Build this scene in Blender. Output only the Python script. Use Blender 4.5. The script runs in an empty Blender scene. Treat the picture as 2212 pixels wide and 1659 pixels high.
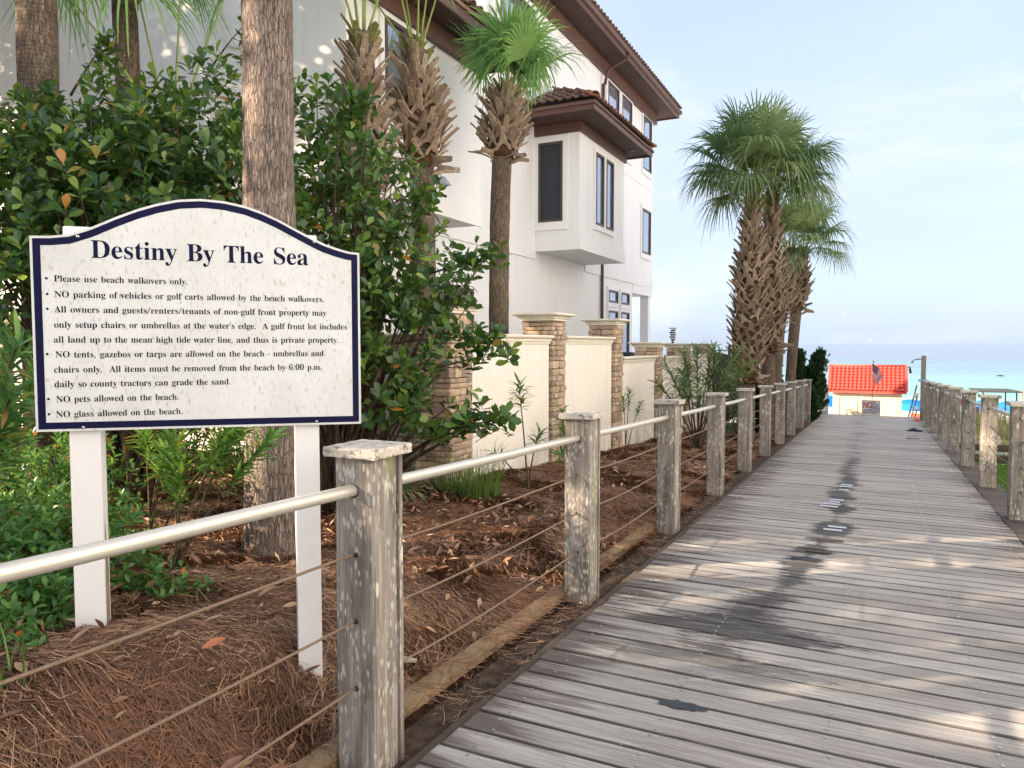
import bpy, math, random
import numpy as np
from mathutils import Vector, Matrix

# ------------------------------------------------------------------ camera, world, sun, exposure
SC = bpy.context.scene
COL = SC.collection
R = math.radians
random.seed(11)
RNG = np.random.default_rng(11)
EYE = 1.40

def look_axes(yaw, pitch):
    y, p = R(yaw), R(pitch)
    f = Vector((-math.sin(y)*math.cos(p), math.cos(y)*math.cos(p), -math.sin(p)))
    r = Vector((math.cos(y), math.sin(y), 0))
    return f, r, r.cross(f)

cam_d = bpy.data.cameras.new('camera')
cam = bpy.data.objects.new('camera', cam_d)
COL.objects.link(cam)
f_, r_, u_ = look_axes(26.06, 3.078)
cam.matrix_world = Matrix(((r_.x, u_.x, -f_.x, 0), (r_.y, u_.y, -f_.y, 0), (r_.z, u_.z, -f_.z, EYE), (0, 0, 0, 1)))
cam_d.sensor_width = 36
cam_d.lens = 1600/2212*36
cam_d.clip_start = .05
cam_d.clip_end = 60000
SC.camera = cam

SUN_EL = 21.0
TO_SUN = Vector((-.80, -.60, 0)).normalized()
to_sun = Vector((TO_SUN.x*math.cos(R(SUN_EL)), TO_SUN.y*math.cos(R(SUN_EL)), math.sin(R(SUN_EL))))
sd = bpy.data.lights.new('sun', 'SUN')
sd.energy = 5.0
sd.angle = R(.53)
sd.color = (1, .78, .57)
sun = bpy.data.objects.new('sun', sd)
sun.rotation_euler = (-to_sun).to_track_quat('-Z', 'Y').to_euler()
COL.objects.link(sun)

W = bpy.data.worlds.new('World')
SC.world = W
W.use_nodes = True
SKY_STRENGTH = .080
def build_world():
    nt = W.node_tree
    nt.nodes.clear()
    N = nt.nodes.new; L = nt.links.new
    out = N('ShaderNodeOutputWorld'); bg = N('ShaderNodeBackground')
    sky = N('ShaderNodeTexSky'); sky.sky_type = 'NISHITA'; sky.sun_disc = False
    sky.sun_elevation = R(SUN_EL); sky.sun_rotation = math.atan2(TO_SUN.x, TO_SUN.y)
    sky.air_density = 1.0; sky.dust_density = 2.0; sky.ozone_density = 1.5
    tc = N('ShaderNodeTexCoord')
    mp = N('ShaderNodeMapping'); mp.inputs['Scale'].default_value = (1, 1, 3.2)
    L(tc.outputs['Generated'], mp.inputs[0])
    n1 = N('ShaderNodeTexNoise'); n1.inputs['Scale'].default_value = 1.7; n1.inputs['Detail'].default_value = 7; n1.inputs['Roughness'].default_value = .52
    L(mp.outputs[0], n1.inputs['Vector'])
    mr = N('ShaderNodeMapRange'); mr.inputs[1].default_value = .36; mr.inputs[2].default_value = .68; mr.inputs[3].default_value = .62; mr.inputs[4].default_value = .95
    L(n1.outputs[0], mr.inputs[0])
    # thin veil of high haze: a pale blue-white of its own, thicker where the noise gathers it into soft cloud
    mix = N('ShaderNodeMix'); mix.data_type = 'RGBA'
    L(mr.outputs[0], mix.inputs[0]); L(sky.outputs[0], mix.inputs[6])
    mix.inputs[7].default_value = (2.62, 3.12, 3.95, 1)
    n2 = N('ShaderNodeTexNoise'); n2.inputs['Scale'].default_value = 2.6; n2.inputs['Detail'].default_value = 6; n2.inputs['Roughness'].default_value = .55; n2.inputs['Distortion'].default_value = .4
    L(mp.outputs[0], n2.inputs['Vector'])
    m2 = N('ShaderNodeMapRange'); m2.inputs[1].default_value = .50; m2.inputs[2].default_value = .68; m2.inputs[3].default_value = 0; m2.inputs[4].default_value = .75
    L(n2.outputs[0], m2.inputs[0])
    mx2 = N('ShaderNodeMix'); mx2.data_type = 'RGBA'; L(m2.outputs[0], mx2.inputs[0]); L(mix.outputs[2], mx2.inputs[6]); mx2.inputs[7].default_value = (3.35, 3.5, 3.95, 1)
    L(mx2.outputs[2], bg.inputs[0]); bg.inputs[1].default_value = SKY_STRENGTH
    L(bg.outputs[0], out.inputs[0])
build_world()
SC.view_settings.view_transform = 'Standard'
SC.view_settings.look = 'None'
SC.view_settings.exposure = 1.92
SC.view_settings.gamma = 1
SC.view_settings.use_curve_mapping = False

# ------------------------------------------------------------------ helpers
def tag(o, label=None, cat=None, group=None, kind=None):
    if label: o['label'] = label
    if cat: o['category'] = cat
    if group: o['group'] = group
    if kind: o['kind'] = kind
    return o
def empty(name, loc=(0, 0, 0), rz=0, label=None, cat=None, group=None, kind=None):
    o = bpy.data.objects.new(name, None)
    o.location = loc; o.rotation_euler = (0, 0, rz); o.empty_display_size = .1
    COL.objects.link(o)
    return tag(o, label, cat, group, kind)
def link(name, me, parent=None, loc=(0, 0, 0), rot=(0, 0, 0), scale=(1, 1, 1), mat=None):
    o = bpy.data.objects.new(name, me)
    o.location = loc; o.rotation_euler = rot; o.scale = scale
    if parent: o.parent = parent
    COL.objects.link(o)
    if mat and me is not None and not me.materials: me.materials.append(mat)
    return o
class MB:
    def __init__(s): s.v = []; s.f = []; s.sm = []; s.mi = []
    def add(s, vs, fs, sm=False, mi=0):
        n = len(s.v); s.v += [tuple(p) for p in vs]
        s.f += [tuple(n+i for i in f) for f in fs]; s.sm += [sm]*len(fs); s.mi += [mi]*len(fs)
    def box(s, x0, x1, y0, y1, z0, z1, mi=0, b=0):
        if b > 0:
            v = []; 
            for z, d in ((z0, b), (z0+b, 0), (z1-b, 0), (z1, b)):
                v += [(x0+d, y0+d, z), (x1-d, y0+d, z), (x1-d, y1-d, z), (x0+d, y1-d, z)]
            # chamfer all vertical edges lightly by ring insets on the caps only
            f = [(3, 2, 1, 0), (12, 13, 14, 15)]
            for k in range(3):
                for i in range(4):
                    f.append((4*k+i, 4*k+(i+1) % 4, 4*k+4+(i+1) % 4, 4*k+4+i))
            s.add(v, f, mi=mi); return
        v = [(x0, y0, z0), (x1, y0, z0), (x1, y1, z0), (x0, y1, z0), (x0, y0, z1), (x1, y0, z1), (x1, y1, z1), (x0, y1, z1)]
        s.add(v, [(3, 2, 1, 0), (4, 5, 6, 7), (0, 1, 5, 4), (1, 2, 6, 5), (2, 3, 7, 6), (3, 0, 4, 7)], mi=mi)
    def tube(s, pts, rad, n=8, caps=True, mi=0, sm=True):
        pts = [Vector(p) for p in pts]
        if not hasattr(rad, '__len__'): rad = [rad]*len(pts)
        rings = []; prev = None
        for i, p in enumerate(pts):
            t = (pts[min(i+1, len(pts)-1)]-pts[max(i-1, 0)]).normalized()
            a = Vector((0, 0, 1)) if abs(t.z) < .9 else Vector((1, 0, 0))
            if prev is not None: a = prev
            x = (a - t*a.dot(t)).normalized(); y = t.cross(x); prev = x
            rings.append([p+(x*math.cos(k*2*math.pi/n)+y*math.sin(k*2*math.pi/n))*rad[i] for k in range(n)])
        v = [q for r in rings for q in r]; f = []
        for i in range(len(pts)-1):
            for k in range(n):
                f.append((i*n+k, i*n+(k+1) % n, (i+1)*n+(k+1) % n, (i+1)*n+k))
        if caps: f += [tuple(range(n))[::-1], tuple((len(pts)-1)*n+k for k in range(n))]
        s.add(v, f, sm, mi)
    def prism(s, outline, z0, z1, mi=0):   # outline: xy list CCW extruded in z
        n = len(outline)
        v = [(x, y, z0) for x, y in outline]+[(x, y, z1) for x, y in outline]
        f = [tuple(range(n))[::-1], tuple(range(n, 2*n))]+[(i, (i+1) % n, n+(i+1) % n, n+i) for i in range(n)]
        s.add(v, f, mi=mi)
    def mesh(s, name, mats):
        me = bpy.data.meshes.new(name)
        me.from_pydata(s.v, [], s.f)
        for m in (mats if isinstance(mats, (list, tuple)) else [mats]): me.materials.append(m)
        me.polygons.foreach_set('use_smooth', s.sm)
        me.polygons.foreach_set('material_index', s.mi)
        me.update()
        return me
    def build(s, name, mats, parent=None, loc=(0, 0, 0), rot=(0, 0, 0)):
        return link(name, s.mesh(name, mats), parent, loc, rot)
def box_obj(name, x0, x1, y0, y1, z0, z1, mat, parent=None, b=0):
    # a box whose origin sits at its base centre
    cx, cy = (x0+x1)/2, (y0+y1)/2
    m = MB(); m.box(x0-cx, x1-cx, y0-cy, y1-cy, 0, z1-z0, b=b)
    off = Vector((0, 0, 0)) if parent is None else parent.location
    return m.build(name, mat, parent, (cx-off.x, cy-off.y, z0-off.z))

def np_mesh(name, verts, faces, mat, rnd=None, smooth=False):
    me = bpy.data.meshes.new(name)
    nv, nf, k = len(verts), len(faces), faces.shape[1]
    me.vertices.add(nv); me.vertices.foreach_set('co', verts.astype(np.float32).ravel())
    me.loops.add(nf*k); me.loops.foreach_set('vertex_index', faces.astype(np.int32).ravel())
    me.polygons.add(nf); me.polygons.foreach_set('loop_start', np.arange(0, nf*k, k, dtype=np.int32))
    me.polygons.foreach_set('loop_total', np.full(nf, k, dtype=np.int32))
    if smooth: me.polygons.foreach_set('use_smooth', np.ones(nf, dtype=bool))
    if rnd is not None:
        a = me.attributes.new('rnd', 'FLOAT', 'POINT'); a.data.foreach_set('value', rnd.astype(np.float32))
    me.materials.append(mat)
    me.update(calc_edges=True)
    return me
def scatter(name, tv, tf, M, P, rnd, mat, smooth=False):
    tv = np.asarray(tv, float); tf = np.asarray(tf, int); n = len(P)
    V = np.einsum('nij,vj->nvi', M, tv)+P[:, None, :]
    F = tf[None]+(np.arange(n)*len(tv))[:, None, None]
    return np_mesh(name, V.reshape(-1, 3), F.reshape(-1, tf.shape[1]), mat, np.repeat(rnd, len(tv)), smooth)
def frames(D, N, s):
    """matrices whose local x runs along D, local z near N, scaled by s"""
    D = D/np.linalg.norm(D, axis=1)[:, None]
    Y = np.cross(N, D); Y /= (np.linalg.norm(Y, axis=1)[:, None]+1e-9)
    Z = np.cross(D, Y)
    return np.stack([D, Y, Z], axis=2)*np.asarray(s).reshape(-1, 1, 1)
def sstep(a, b, x):
    t = np.clip((x-a)/(b-a), 0, 1); return t*t*(3-2*t)
# smooth value noise on a lattice, for terrain and needle flow
_G = RNG.random((64, 64))
def vnoise(x, y):
    x = np.asarray(x, float)+1000; y = np.asarray(y, float)+1000
    xi = np.floor(x).astype(int); yi = np.floor(y).astype(int); fx = x-xi; fy = y-yi
    fx = fx*fx*(3-2*fx); fy = fy*fy*(3-2*fy)
    g = lambda a, b: _G[a % 64, b % 64]
    return (g(xi, yi)*(1-fx)+g(xi+1, yi)*fx)*(1-fy)+(g(xi, yi+1)*(1-fx)+g(xi+1, yi+1)*fx)*fy

# ------------------------------------------------------------------ materials
class NM:
    def __init__(s, name, rough=.7, spec=.3, metal=0):
        s.m = bpy.data.materials.new(name); s.m.use_nodes = True
        s.nt = s.m.node_tree; s.nt.nodes.clear()
        s.out = s.N('ShaderNodeOutputMaterial'); s.b = s.N('ShaderNodeBsdfPrincipled')
        s.L(s.b.outputs[0], s.out.inputs[0])
        s.b.inputs['Roughness'].default_value = rough; s.b.inputs['Specular IOR Level'].default_value = spec
        s.b.inputs['Metallic'].default_value = metal
    def N(s, t): return s.nt.nodes.new(t)
    def L(s, a, b): s.nt.links.new(a, b)
    def pos(s, obj=False, scale=(1, 1, 1), rnd=False):
        mp = s.N('ShaderNodeMapping'); mp.inputs['Scale'].default_value = scale
        if obj: src = s.N('ShaderNodeTexCoord').outputs['Object']
        else: src = s.N('ShaderNodeNewGeometry').outputs['Position']
        if rnd:
            oi = s.N('ShaderNodeObjectInfo'); va = s.N('ShaderNodeVectorMath'); va.operation = 'SCALE'
            cb = s.N('ShaderNodeCombineXYZ'); s.L(oi.outputs['Random'], cb.inputs[0]); s.L(oi.outputs['Random'], cb.inputs[1]); s.L(oi.outputs['Random'], cb.inputs[2])
            s.L(cb.outputs[0], va.inputs[0]); va.inputs['Scale'].default_value = 37.
            ad = s.N('ShaderNodeVectorMath'); ad.operation = 'ADD'; s.L(src, ad.inputs[0]); s.L(va.outputs[0], ad.inputs[1]); src = ad.outputs[0]
        s.L(src, mp.inputs[0]); return mp.outputs[0]
    def noise(s, vec, scale, detail=4, rough=.55, dist=0):
        n = s.N('ShaderNodeTexNoise'); n.inputs['Scale'].default_value = scale; n.inputs['Detail'].default_value = detail
        n.inputs['Roughness'].default_value = rough; n.inputs['Distortion'].default_value = dist
        s.L(vec, n.inputs['Vector']); return n.outputs[0]
    def voro(s, vec, scale, feat='F1', rand=1):
        n = s.N('ShaderNodeTexVoronoi'); n.inputs['Scale'].default_value = scale; n.feature = feat
        n.inputs['Randomness'].default_value = rand; s.L(vec, n.inputs['Vector']); return n.outputs[0]
    def ramp(s, fac, stops, interp='LINEAR'):
        r = s.N('ShaderNodeValToRGB'); r.color_ramp.interpolation = interp
        while len(r.color_ramp.elements) < len(stops): r.color_ramp.elements.new(.5)
        for e, (p, c) in zip(r.color_ramp.elements, stops): e.position = p; e.color = (*c, 1) if len(c) == 3 else c
        s.L(fac, r.inputs[0]); return r.outputs[0]
    def mr(s, v, a, b, c=0, d=1):
        m = s.N('ShaderNodeMapRange'); 
        for i, q in enumerate((a, b, c, d)): m.inputs[i+1].default_value = q
        s.L(v, m.inputs[0]); return m.outputs[0]
    def math(s, op, a, b=None):
        m = s.N('ShaderNodeMath'); m.operation = op
        for i, q in enumerate((a, b)):
            if q is None: continue
            if isinstance(q, (int, float)): m.inputs[i].default_value = q
            else: s.L(q, m.inputs[i])
        return m.outputs[0]
    def mix(s, f, a, b, mode='MIX'):
        m = s.N('ShaderNodeMix'); m.data_type = 'RGBA'; m.blend_type = mode
        for i, q in ((0, f), (6, a), (7, b)):
            if isinstance(q, (int, float)): m.inputs[i].default_value = q
            elif isinstance(q, tuple): m.inputs[i].default_value = (*q, 1)
            else: s.L(q, m.inputs[i])
        return m.outputs[2]
    def sep(s, vec):
        x = s.N('ShaderNodeSeparateXYZ'); s.L(vec, x.inputs[0]); return x.outputs
    def color(s, c):
        if isinstance(c, tuple): s.b.inputs['Base Color'].default_value = (*c, 1)
        else: s.L(c, s.b.inputs['Base Color'])
    def rough(s, c): s.L(c, s.b.inputs['Roughness'])
    def bump(s, h, strength=.4, dist=.01):
        b = s.N('ShaderNodeBump'); b.inputs['Strength'].default_value = strength; b.inputs['Distance'].default_value = dist
        s.L(h, b.inputs['Height']); s.L(b.outputs[0], s.b.inputs['Normal'])
    def rand(s): return s.N('ShaderNodeObjectInfo').outputs['Random']
    def attr(s, n='rnd'):
        a = s.N('ShaderNodeAttribute'); a.attribute_name = n; return a.outputs['Fac']

def plain(name, col, rough=.6, spec=.3, metal=0, var=.12, scale=8, bump=0):
    m = NM(name, rough, spec, metal); p = m.pos(obj=True)
    n = m.noise(p, scale, 5)
    m.color(m.mix(n, tuple(c*(1-var) for c in col), tuple(min(1, c*(1+var)) for c in col)))
    if bump: m.bump(m.noise(p, scale*6, 4), bump, .004)
    return m.m

def mat_deck():
    m = NM('weathered_deck_wood', .7, .2)
    P = m.pos(); x, y, z = m.sep(P)
    g = m.noise(m.pos(scale=(1.5, 30, 30), rnd=True), 1.6, 6, .60, 1.2)
    fine = m.noise(m.pos(scale=(5, 190, 190), rnd=True), 1.0, 4, .6)
    r = m.rand()
    base = m.ramp(r, [(0, (.31, .302, .29)), (.3, (.40, .392, .378)), (.55, (.49, .48, .46)), (.8, (.41, .395, .37)), (1, (.55, .54, .52))])
    c = m.mix(m.mr(g, .36, .64, 0, 1), m.mix(.40, base, (.16, .145, .135)), base)
    broad = m.noise(m.pos(scale=(.9, 2.2, 1)), 1.2, 5, .6)
    c = m.mix(m.mr(broad, .48, .68, 0, .42), c, (.20, .175, .165))
    c = m.mix(m.mr(fine, .38, .60, .38, 0), c, (.10, .09, .085))
    # pale sun-bleached grain
    c = m.mix(m.math('MULTIPLY', m.mr(m.noise(m.pos(scale=(.8, 25, 25), rnd=True), 2.2, 4), .55, .72), .45), c, (.52, .50, .49))
    # dark run-off stains near both edges and along a wandering line down the middle
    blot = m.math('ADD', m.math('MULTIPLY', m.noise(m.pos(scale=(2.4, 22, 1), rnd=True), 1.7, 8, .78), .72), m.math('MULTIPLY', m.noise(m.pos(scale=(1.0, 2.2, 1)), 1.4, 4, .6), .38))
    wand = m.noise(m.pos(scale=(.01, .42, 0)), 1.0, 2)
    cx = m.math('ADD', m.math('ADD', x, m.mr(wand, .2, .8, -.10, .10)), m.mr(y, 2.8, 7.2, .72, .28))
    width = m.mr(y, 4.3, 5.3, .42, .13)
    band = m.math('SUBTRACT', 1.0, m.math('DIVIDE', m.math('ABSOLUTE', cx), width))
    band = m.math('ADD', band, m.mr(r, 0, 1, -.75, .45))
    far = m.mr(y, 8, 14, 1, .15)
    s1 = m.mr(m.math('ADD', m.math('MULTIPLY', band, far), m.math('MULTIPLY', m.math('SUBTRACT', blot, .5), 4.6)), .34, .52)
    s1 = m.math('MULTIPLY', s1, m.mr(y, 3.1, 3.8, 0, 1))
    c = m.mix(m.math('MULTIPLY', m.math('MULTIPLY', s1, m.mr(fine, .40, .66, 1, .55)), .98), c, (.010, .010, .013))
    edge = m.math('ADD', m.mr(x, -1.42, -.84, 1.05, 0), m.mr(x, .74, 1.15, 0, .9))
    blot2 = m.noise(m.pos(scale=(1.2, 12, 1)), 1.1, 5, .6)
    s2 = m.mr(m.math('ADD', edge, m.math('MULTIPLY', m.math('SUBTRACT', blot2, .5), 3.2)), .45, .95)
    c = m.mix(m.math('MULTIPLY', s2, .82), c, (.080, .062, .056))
    ob = m.sep(m.pos(obj=True)); ed = m.mr(m.math('ABSOLUTE', ob[1]), .059, .066)
    c = m.mix(m.math('MULTIPLY', ed, m.mr(g, .25, .7, .95, .55)), c, (.045, .036, .034))
    # white sand and paint specks
    vo = m.voro(m.pos(scale=(1, 1, 1)), 55)
    sp = m.math('MULTIPLY', m.mr(vo, .09, .14, 1, 0), m.mr(m.noise(P, 2.6, 3), .56, .66))
    c = m.mix(m.math('MULTIPLY', sp, .75), c, (.66, .65, .63))
    # blown sand lightening the seaward end
    c = m.mix(m.math('MULTIPLY', m.mr(y, 12, 22, 0, .55), m.mr(m.noise(m.pos(scale=(1, 3, 1)), 1.3, 4), .3, .65)), c, (.55, .53, .50))
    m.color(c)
    m.rough(m.mr(s1, 0, 1, .72, .60))
    m.bump(m.math('ADD', m.math('MULTIPLY', g, .6), fine), .55, .004)
    return m.m
def mat_post():
    m = NM('lichened_post_wood', .85, .2)
    P = m.pos(rnd=True, scale=(1, 1, 1))
    grain = m.noise(m.pos(scale=(30, 30, 1.6), rnd=True), 1.3, 6, .65)
    fine = m.noise(m.pos(scale=(150, 150, 5), rnd=True), 1, 3)
    c = m.ramp(grain, [(.25, (.13, .118, .105)), (.45, (.245, .222, .20)), (.6, (.35, .32, .29)), (.8, (.47, .44, .40))])
    c = m.mix(m.mr(fine, .35, .6, .5, 0), c, (.09, .075, .06))
    dark = m.noise(m.pos(scale=(5, 5, 1.3), rnd=True), 1.6, 5, .6)
    c = m.mix(m.mr(dark, .50, .68, 0, .7), c, (.085, .08, .062))
    v1 = m.voro(m.pos(scale=(1, 1, .36), rnd=True), 62)
    pat = m.noise(m.pos(scale=(1, 1, .5), rnd=True), 9, 3)
    l1 = m.math('MULTIPLY', m.mr(v1, .30, .42, 1, 0), m.mr(pat, .42, .53))
    c = m.mix(m.math('MULTIPLY', l1, .62), c, (.52, .51, .46))
    v2 = m.voro(m.pos(scale=(1, 1, .33), rnd=True), 26)
    l2 = m.math('MULTIPLY', m.mr(v2, .22, .30, 1, 0), m.mr(m.noise(P, 6, 2), .53, .58))
    c = m.mix(m.math('MULTIPLY', l2, .9), c, (.55, .53, .46))
    gr = m.mr(m.noise(m.pos(scale=(1, 1, .25), rnd=True), 7, 3), .66, .74)
    c = m.mix(m.math('MULTIPLY', gr, .5), c, (.22, .26, .06))
    m.color(c)
    m.bump(m.math('ADD', grain, m.math('ADD', m.math('MULTIPLY', fine, .5), m.math('MULTIPLY', l2, .5))), .8, .004)
    return m.m
def mat_cap():
    m = NM('lichened_cap_wood', .85, .2)
    P = m.pos(rnd=True)
    g = m.noise(m.pos(scale=(5, 40, 40), rnd=True), 1.2, 5, .6)
    c = m.ramp(g, [(.3, (.34, .31, .27)), (.7, (.60, .56, .50))])
    v = m.voro(P, 55); n = m.noise(P, 22, 4, .7)
    c = m.mix(m.math('MULTIPLY', m.mr(n, .54, .60), .75), c, (.09, .085, .075))
    c = m.mix(m.math('MULTIPLY', m.mr(v, .2, .3, 1, 0), m.mr(m.noise(P, 15, 3), .45, .52)), c, (.56, .55, .50))
    m.color(c); m.bump(n, .8, .006); return m.m
def mat_stone():
    m = NM('stacked_ledge_stone', .85, .2)
    r = m.rand()
    c = m.ramp(r, [(0, (.48, .36, .25)), (.16, (.62, .48, .33)), (.30, (.42, .31, .24)), (.44, (.68, .54, .39)), (.58, (.54, .40, .31)), (.72, (.34, .26, .22)), (.84, (.61, .46, .32)), (.94, (.52, .40, .34))], 'CONSTANT')
    P = m.pos(rnd=True)
    n = m.noise(P, 13, 6, .65)
    c = m.mix(m.mr(n, .3, .7, .0, 1), m.mix(.45, c, (.14, .10, .075)), m.mix(.15, c, (.66, .56, .42)))
    m.color(c); m.bump(m.noise(P, 34, 6, .7), .9, .012); return m.m
def mat_stucco(name, col, streak=.12):
    m = NM(name, .9, .15)
    P = m.pos()
    n = m.noise(P, .55, 5, .6); s = m.noise(m.pos(scale=(4, 4, .28)), 1.4, 5, .6)
    c = m.mix(m.mr(n, .3, .7), tuple(a*.95 for a in col), col)
    c = m.mix(m.mr(s, .52, .78, 0, streak*2.2), c, tuple(a*b for a, b in zip(col, (.80, .79, .74))))
    if streak > .15:   # rain streaks and a soil splash line near the ground
        x, y, z = m.sep(P)
        sp = m.math('MULTIPLY', m.mr(z, -.55, .25, .75, 0), m.mr(m.noise(P, 3.5, 6, .7), .38, .62))
        c = m.mix(sp, c, (.34, .27, .20))
        dr = m.noise(m.pos(scale=(9, 9, .5)), 1.0, 6, .7)
        c = m.mix(m.math('MULTIPLY', m.mr(dr, .56, .72), .30), c, tuple(a*.72 for a in col))
    m.color(c); m.bump(m.math('ADD', m.noise(P, 90, 3, .6), m.math('MULTIPLY', m.noise(P, 22, 4, .6), .8)), .25, .004); return m.m
def mat_tile():
    m = NM('barrel_roof_tile', .8, .25)
    r = m.rand(); P = m.pos(rnd=True)
    c = m.ramp(r, [(0, (.17, .10, .075)), (.3, (.24, .135, .10)), (.6, (.13, .085, .07)), (.85, (.30, .17, .12)), (1, (.20, .13, .11))])
    n = m.noise(P, 9, 5, .65)
    c = m.mix(m.mr(n, .5, .7, 0, .8), c, (.06, .055, .05))
    c = m.mix(m.mr(m.noise(P, 23, 4), .62, .70, 0, .5), c, (.40, .37, .33))
    m.color(c); m.bump(n, .5, .006); return m.m
def mat_ridge():
    m = NM('orange_ridge_mortar', .85, .2); P = m.pos(rnd=True)
    n = m.noise(P, 8, 5, .65)
    m.color(m.ramp(n, [(.3, (.25, .11, .065)), (.55, (.46, .185, .095)), (.75, (.30, .20, .15))])); m.bump(n, .6, .01); return m.m
def mat_leaf(name, stops, rough=.35, trans=.35, sun=(.20, .34, .04)):
    m = NM(name, rough, .5)
    a = m.attr(); 
    c = m.ramp(m.math('FRACT', m.math('ADD', a, m.rand())), stops)
    m.color(c)
    tr = m.N('ShaderNodeBsdfTranslucent'); mx = m.N('ShaderNodeMixShader'); mx.inputs[0].default_value = trans
    m.L(m.mix(.6, c, sun), tr.inputs[0])
    m.L(m.b.outputs[0], mx.inputs[1]); m.L(tr.outputs[0], mx.inputs[2]); m.L(mx.outputs[0], m.out.inputs[0])
    return m.m
def mat_bark(name, lo, mid, hi, ring=0):
    m = NM(name, .9, .15); P = m.pos()
    f = m.noise(m.pos(scale=(34, 34, 5.5)), 1.5, 6, .72)
    n = m.noise(P, 3.0, 4)
    c = m.ramp(f, [(.30, lo), (.48, mid), (.68, hi)])
    c = m.mix(m.mr(n, .5, .75, 0, .5), c, lo)
    ck = m.voro(m.pos(scale=(1, 1, .20)), 60, 'DISTANCE_TO_EDGE')
    c = m.mix(m.mr(ck, .0, .09, .65, 0), c, lo)
    c = m.mix(m.mr(m.noise(m.pos(scale=(1, 1, .5)), 5, 4), .58, .70, 0, .30), c, (.16, .17, .09))
    h = m.math('ADD', f, m.mr(ck, 0, .12, 0, .8))
    if ring:
        x, y, z = m.sep(P)
        w = m.N('ShaderNodeTexWave'); w.bands_direction = 'Z'; w.inputs['Scale'].default_value = ring; w.inputs['Distortion'].default_value = 3.5; w.inputs['Detail'].default_value = 3; w.inputs['Detail Scale'].default_value = 2
        m.L(P, w.inputs['Vector'])
        c = m.mix(m.mr(w.outputs['Fac'], 0, .30, .32, 0), c, lo); h = m.math('ADD', h, m.math('MULTIPLY', w.outputs['Fac'], .4))
    m.color(c); m.bump(h, .9, .012); return m.m
def mat_glass(name, col, rough=.06):
    m = NM(name, rough, .9); p = m.pos(); m.color(m.mix(m.noise(p, 1.2, 2), col, tuple(c*1.15 for c in col))); return m.m
def mat_sign_face():
    m = NM('weathered_sign_panel', .45, .4)
    P = m.pos(obj=True)
    n = m.noise(P, 5, 4); s = m.noise(m.pos(obj=True, scale=(1, 1, .35)), 95, 5, .7); t = m.noise(P, 28, 5, .65)
    c = m.mix(m.mr(n, .35, .7), (.60, .625, .64), (.53, .555, .56))
    c = m.mix(m.math('MULTIPLY', m.mr(s, .54, .68), m.mr(t, .40, .58, .2, .9)), c, (.30, .31, .28))
    v = m.voro(P, 26, 'DISTANCE_TO_EDGE')
    c = m.mix(m.math('MULTIPLY', m.mr(v, 0, .035, 1, 0), m.mr(n, .45, .6, 0, .22)), c, (.5, .48, .33))
    m.color(c); return m.m
def mat_ground(name, c1, c2, c3, sc=5, bump=.6):
    m = NM(name, .95, .1); P = m.pos()
    n = m.noise(P, sc, 7, .7); n2 = m.noise(P, .6, 4); n3 = m.noise(P, sc*14, 4)
    c = m.ramp(n, [(.3, c1), (.5, c2), (.7, c3)])
    c = m.mix(m.mr(n3, .35, .7, .4, 0), c, c1)
    m.color(c); m.bump(m.math('ADD', n, n3), bump, .03); return m.m
def mat_sea():
    m = NM('gulf_water', .22, .4)
    P = m.pos(); x, y, z = m.sep(P)
    wob = m.noise(m.pos(scale=(.006, .03, 1)), 1, 4)
    yy = m.math('ADD', y, m.math('MULTIPLY', m.math('SUBTRACT', wob, .5), 55))
    near = m.mr(yy, 88, 420, 0, 1)
    c = m.ramp(near, [(0, (.40, .55, .50)), (.06, (.19, .42, .37)), (.16, (.19, .39, .38)), (.35, (.15, .30, .35)), (.65, (.14, .24, .32)), (1, (.16, .21, .30))])
    st = m.noise(m.pos(scale=(.02, .16, 1)), 1.2, 6, .6)
    c = m.mix(m.mr(st, .50, .66, 0, .45), c, (.36, .46, .48))
    band = m.noise(m.pos(scale=(.004, .045, 1)), 1.0, 3)
    c = m.mix(m.mr(band, .52, .66, 0, .35), c, (.06, .20, .24))
    m.color(c); m.bump(m.math('ADD', m.noise(m.pos(scale=(.12, .9, 1)), 1, 6, .65), m.noise(m.pos(scale=(1, 4, 1)), 1, 3)), .5, .25)
    return m.m

M = {}
M['deck'] = mat_deck(); M['post'] = mat_post(); M['cap'] = mat_cap(); M['stone'] = mat_stone()
M['stucco'] = mat_stucco('house_stucco', (.83, .845, .85), .2); M['wallstucco'] = mat_stucco('garden_wall_stucco', (.82, .78, .705), .2)
M['coping'] = plain('cast_coping', (.72, .68, .57), .8, var=.14, scale=5, bump=.3)
M['tile'] = mat_tile(); M['ridge'] = mat_ridge()
M['brown'] = plain('brown_painted_wood', (.115, .060, .045), .5, .35, var=.2, scale=3)
M['soffit'] = plain('brown_soffit', (.085, .050, .042), .7, .2, var=.2, scale=2)
M['frame'] = plain('bronze_window_frame', (.075, .060, .050), .5, .35)
M['white'] = plain('white_paint', (.72, .725, .73), .5, .35, var=.05, scale=14, bump=.12)
M['trim'] = mat_stucco('white_trim', (.83, .84, .84), .08)
M['glass'] = mat_glass('window_glass', (.42, .45, .54), .05); M['glass'].node_tree.nodes['Principled BSDF'].inputs['Metallic'].default_value = .7; M['screen'] = plain('dark_window_screen', (.045, .052, .062), .8, .15, var=.15, scale=2)
M['navy'] = plain('navy_vinyl', (.004, .005, .036), .6, .12); M['ink'] = plain('dark_lettering', (.006, .007, .016), .7, .1)
M['signface'] = mat_sign_face()
M['alu'] = plain('brushed_aluminium_rail', (.62, .59, .53), .38, .5, .55, var=.06, scale=20)
M['cable'] = plain('rusty_wire_rope', (.20, .145, .10), .7, .3, .2, var=.3, scale=60, bump=.5)
M['steel'] = plain('screw_steel', (.5, .5, .5), .4, .5, .8)
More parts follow.
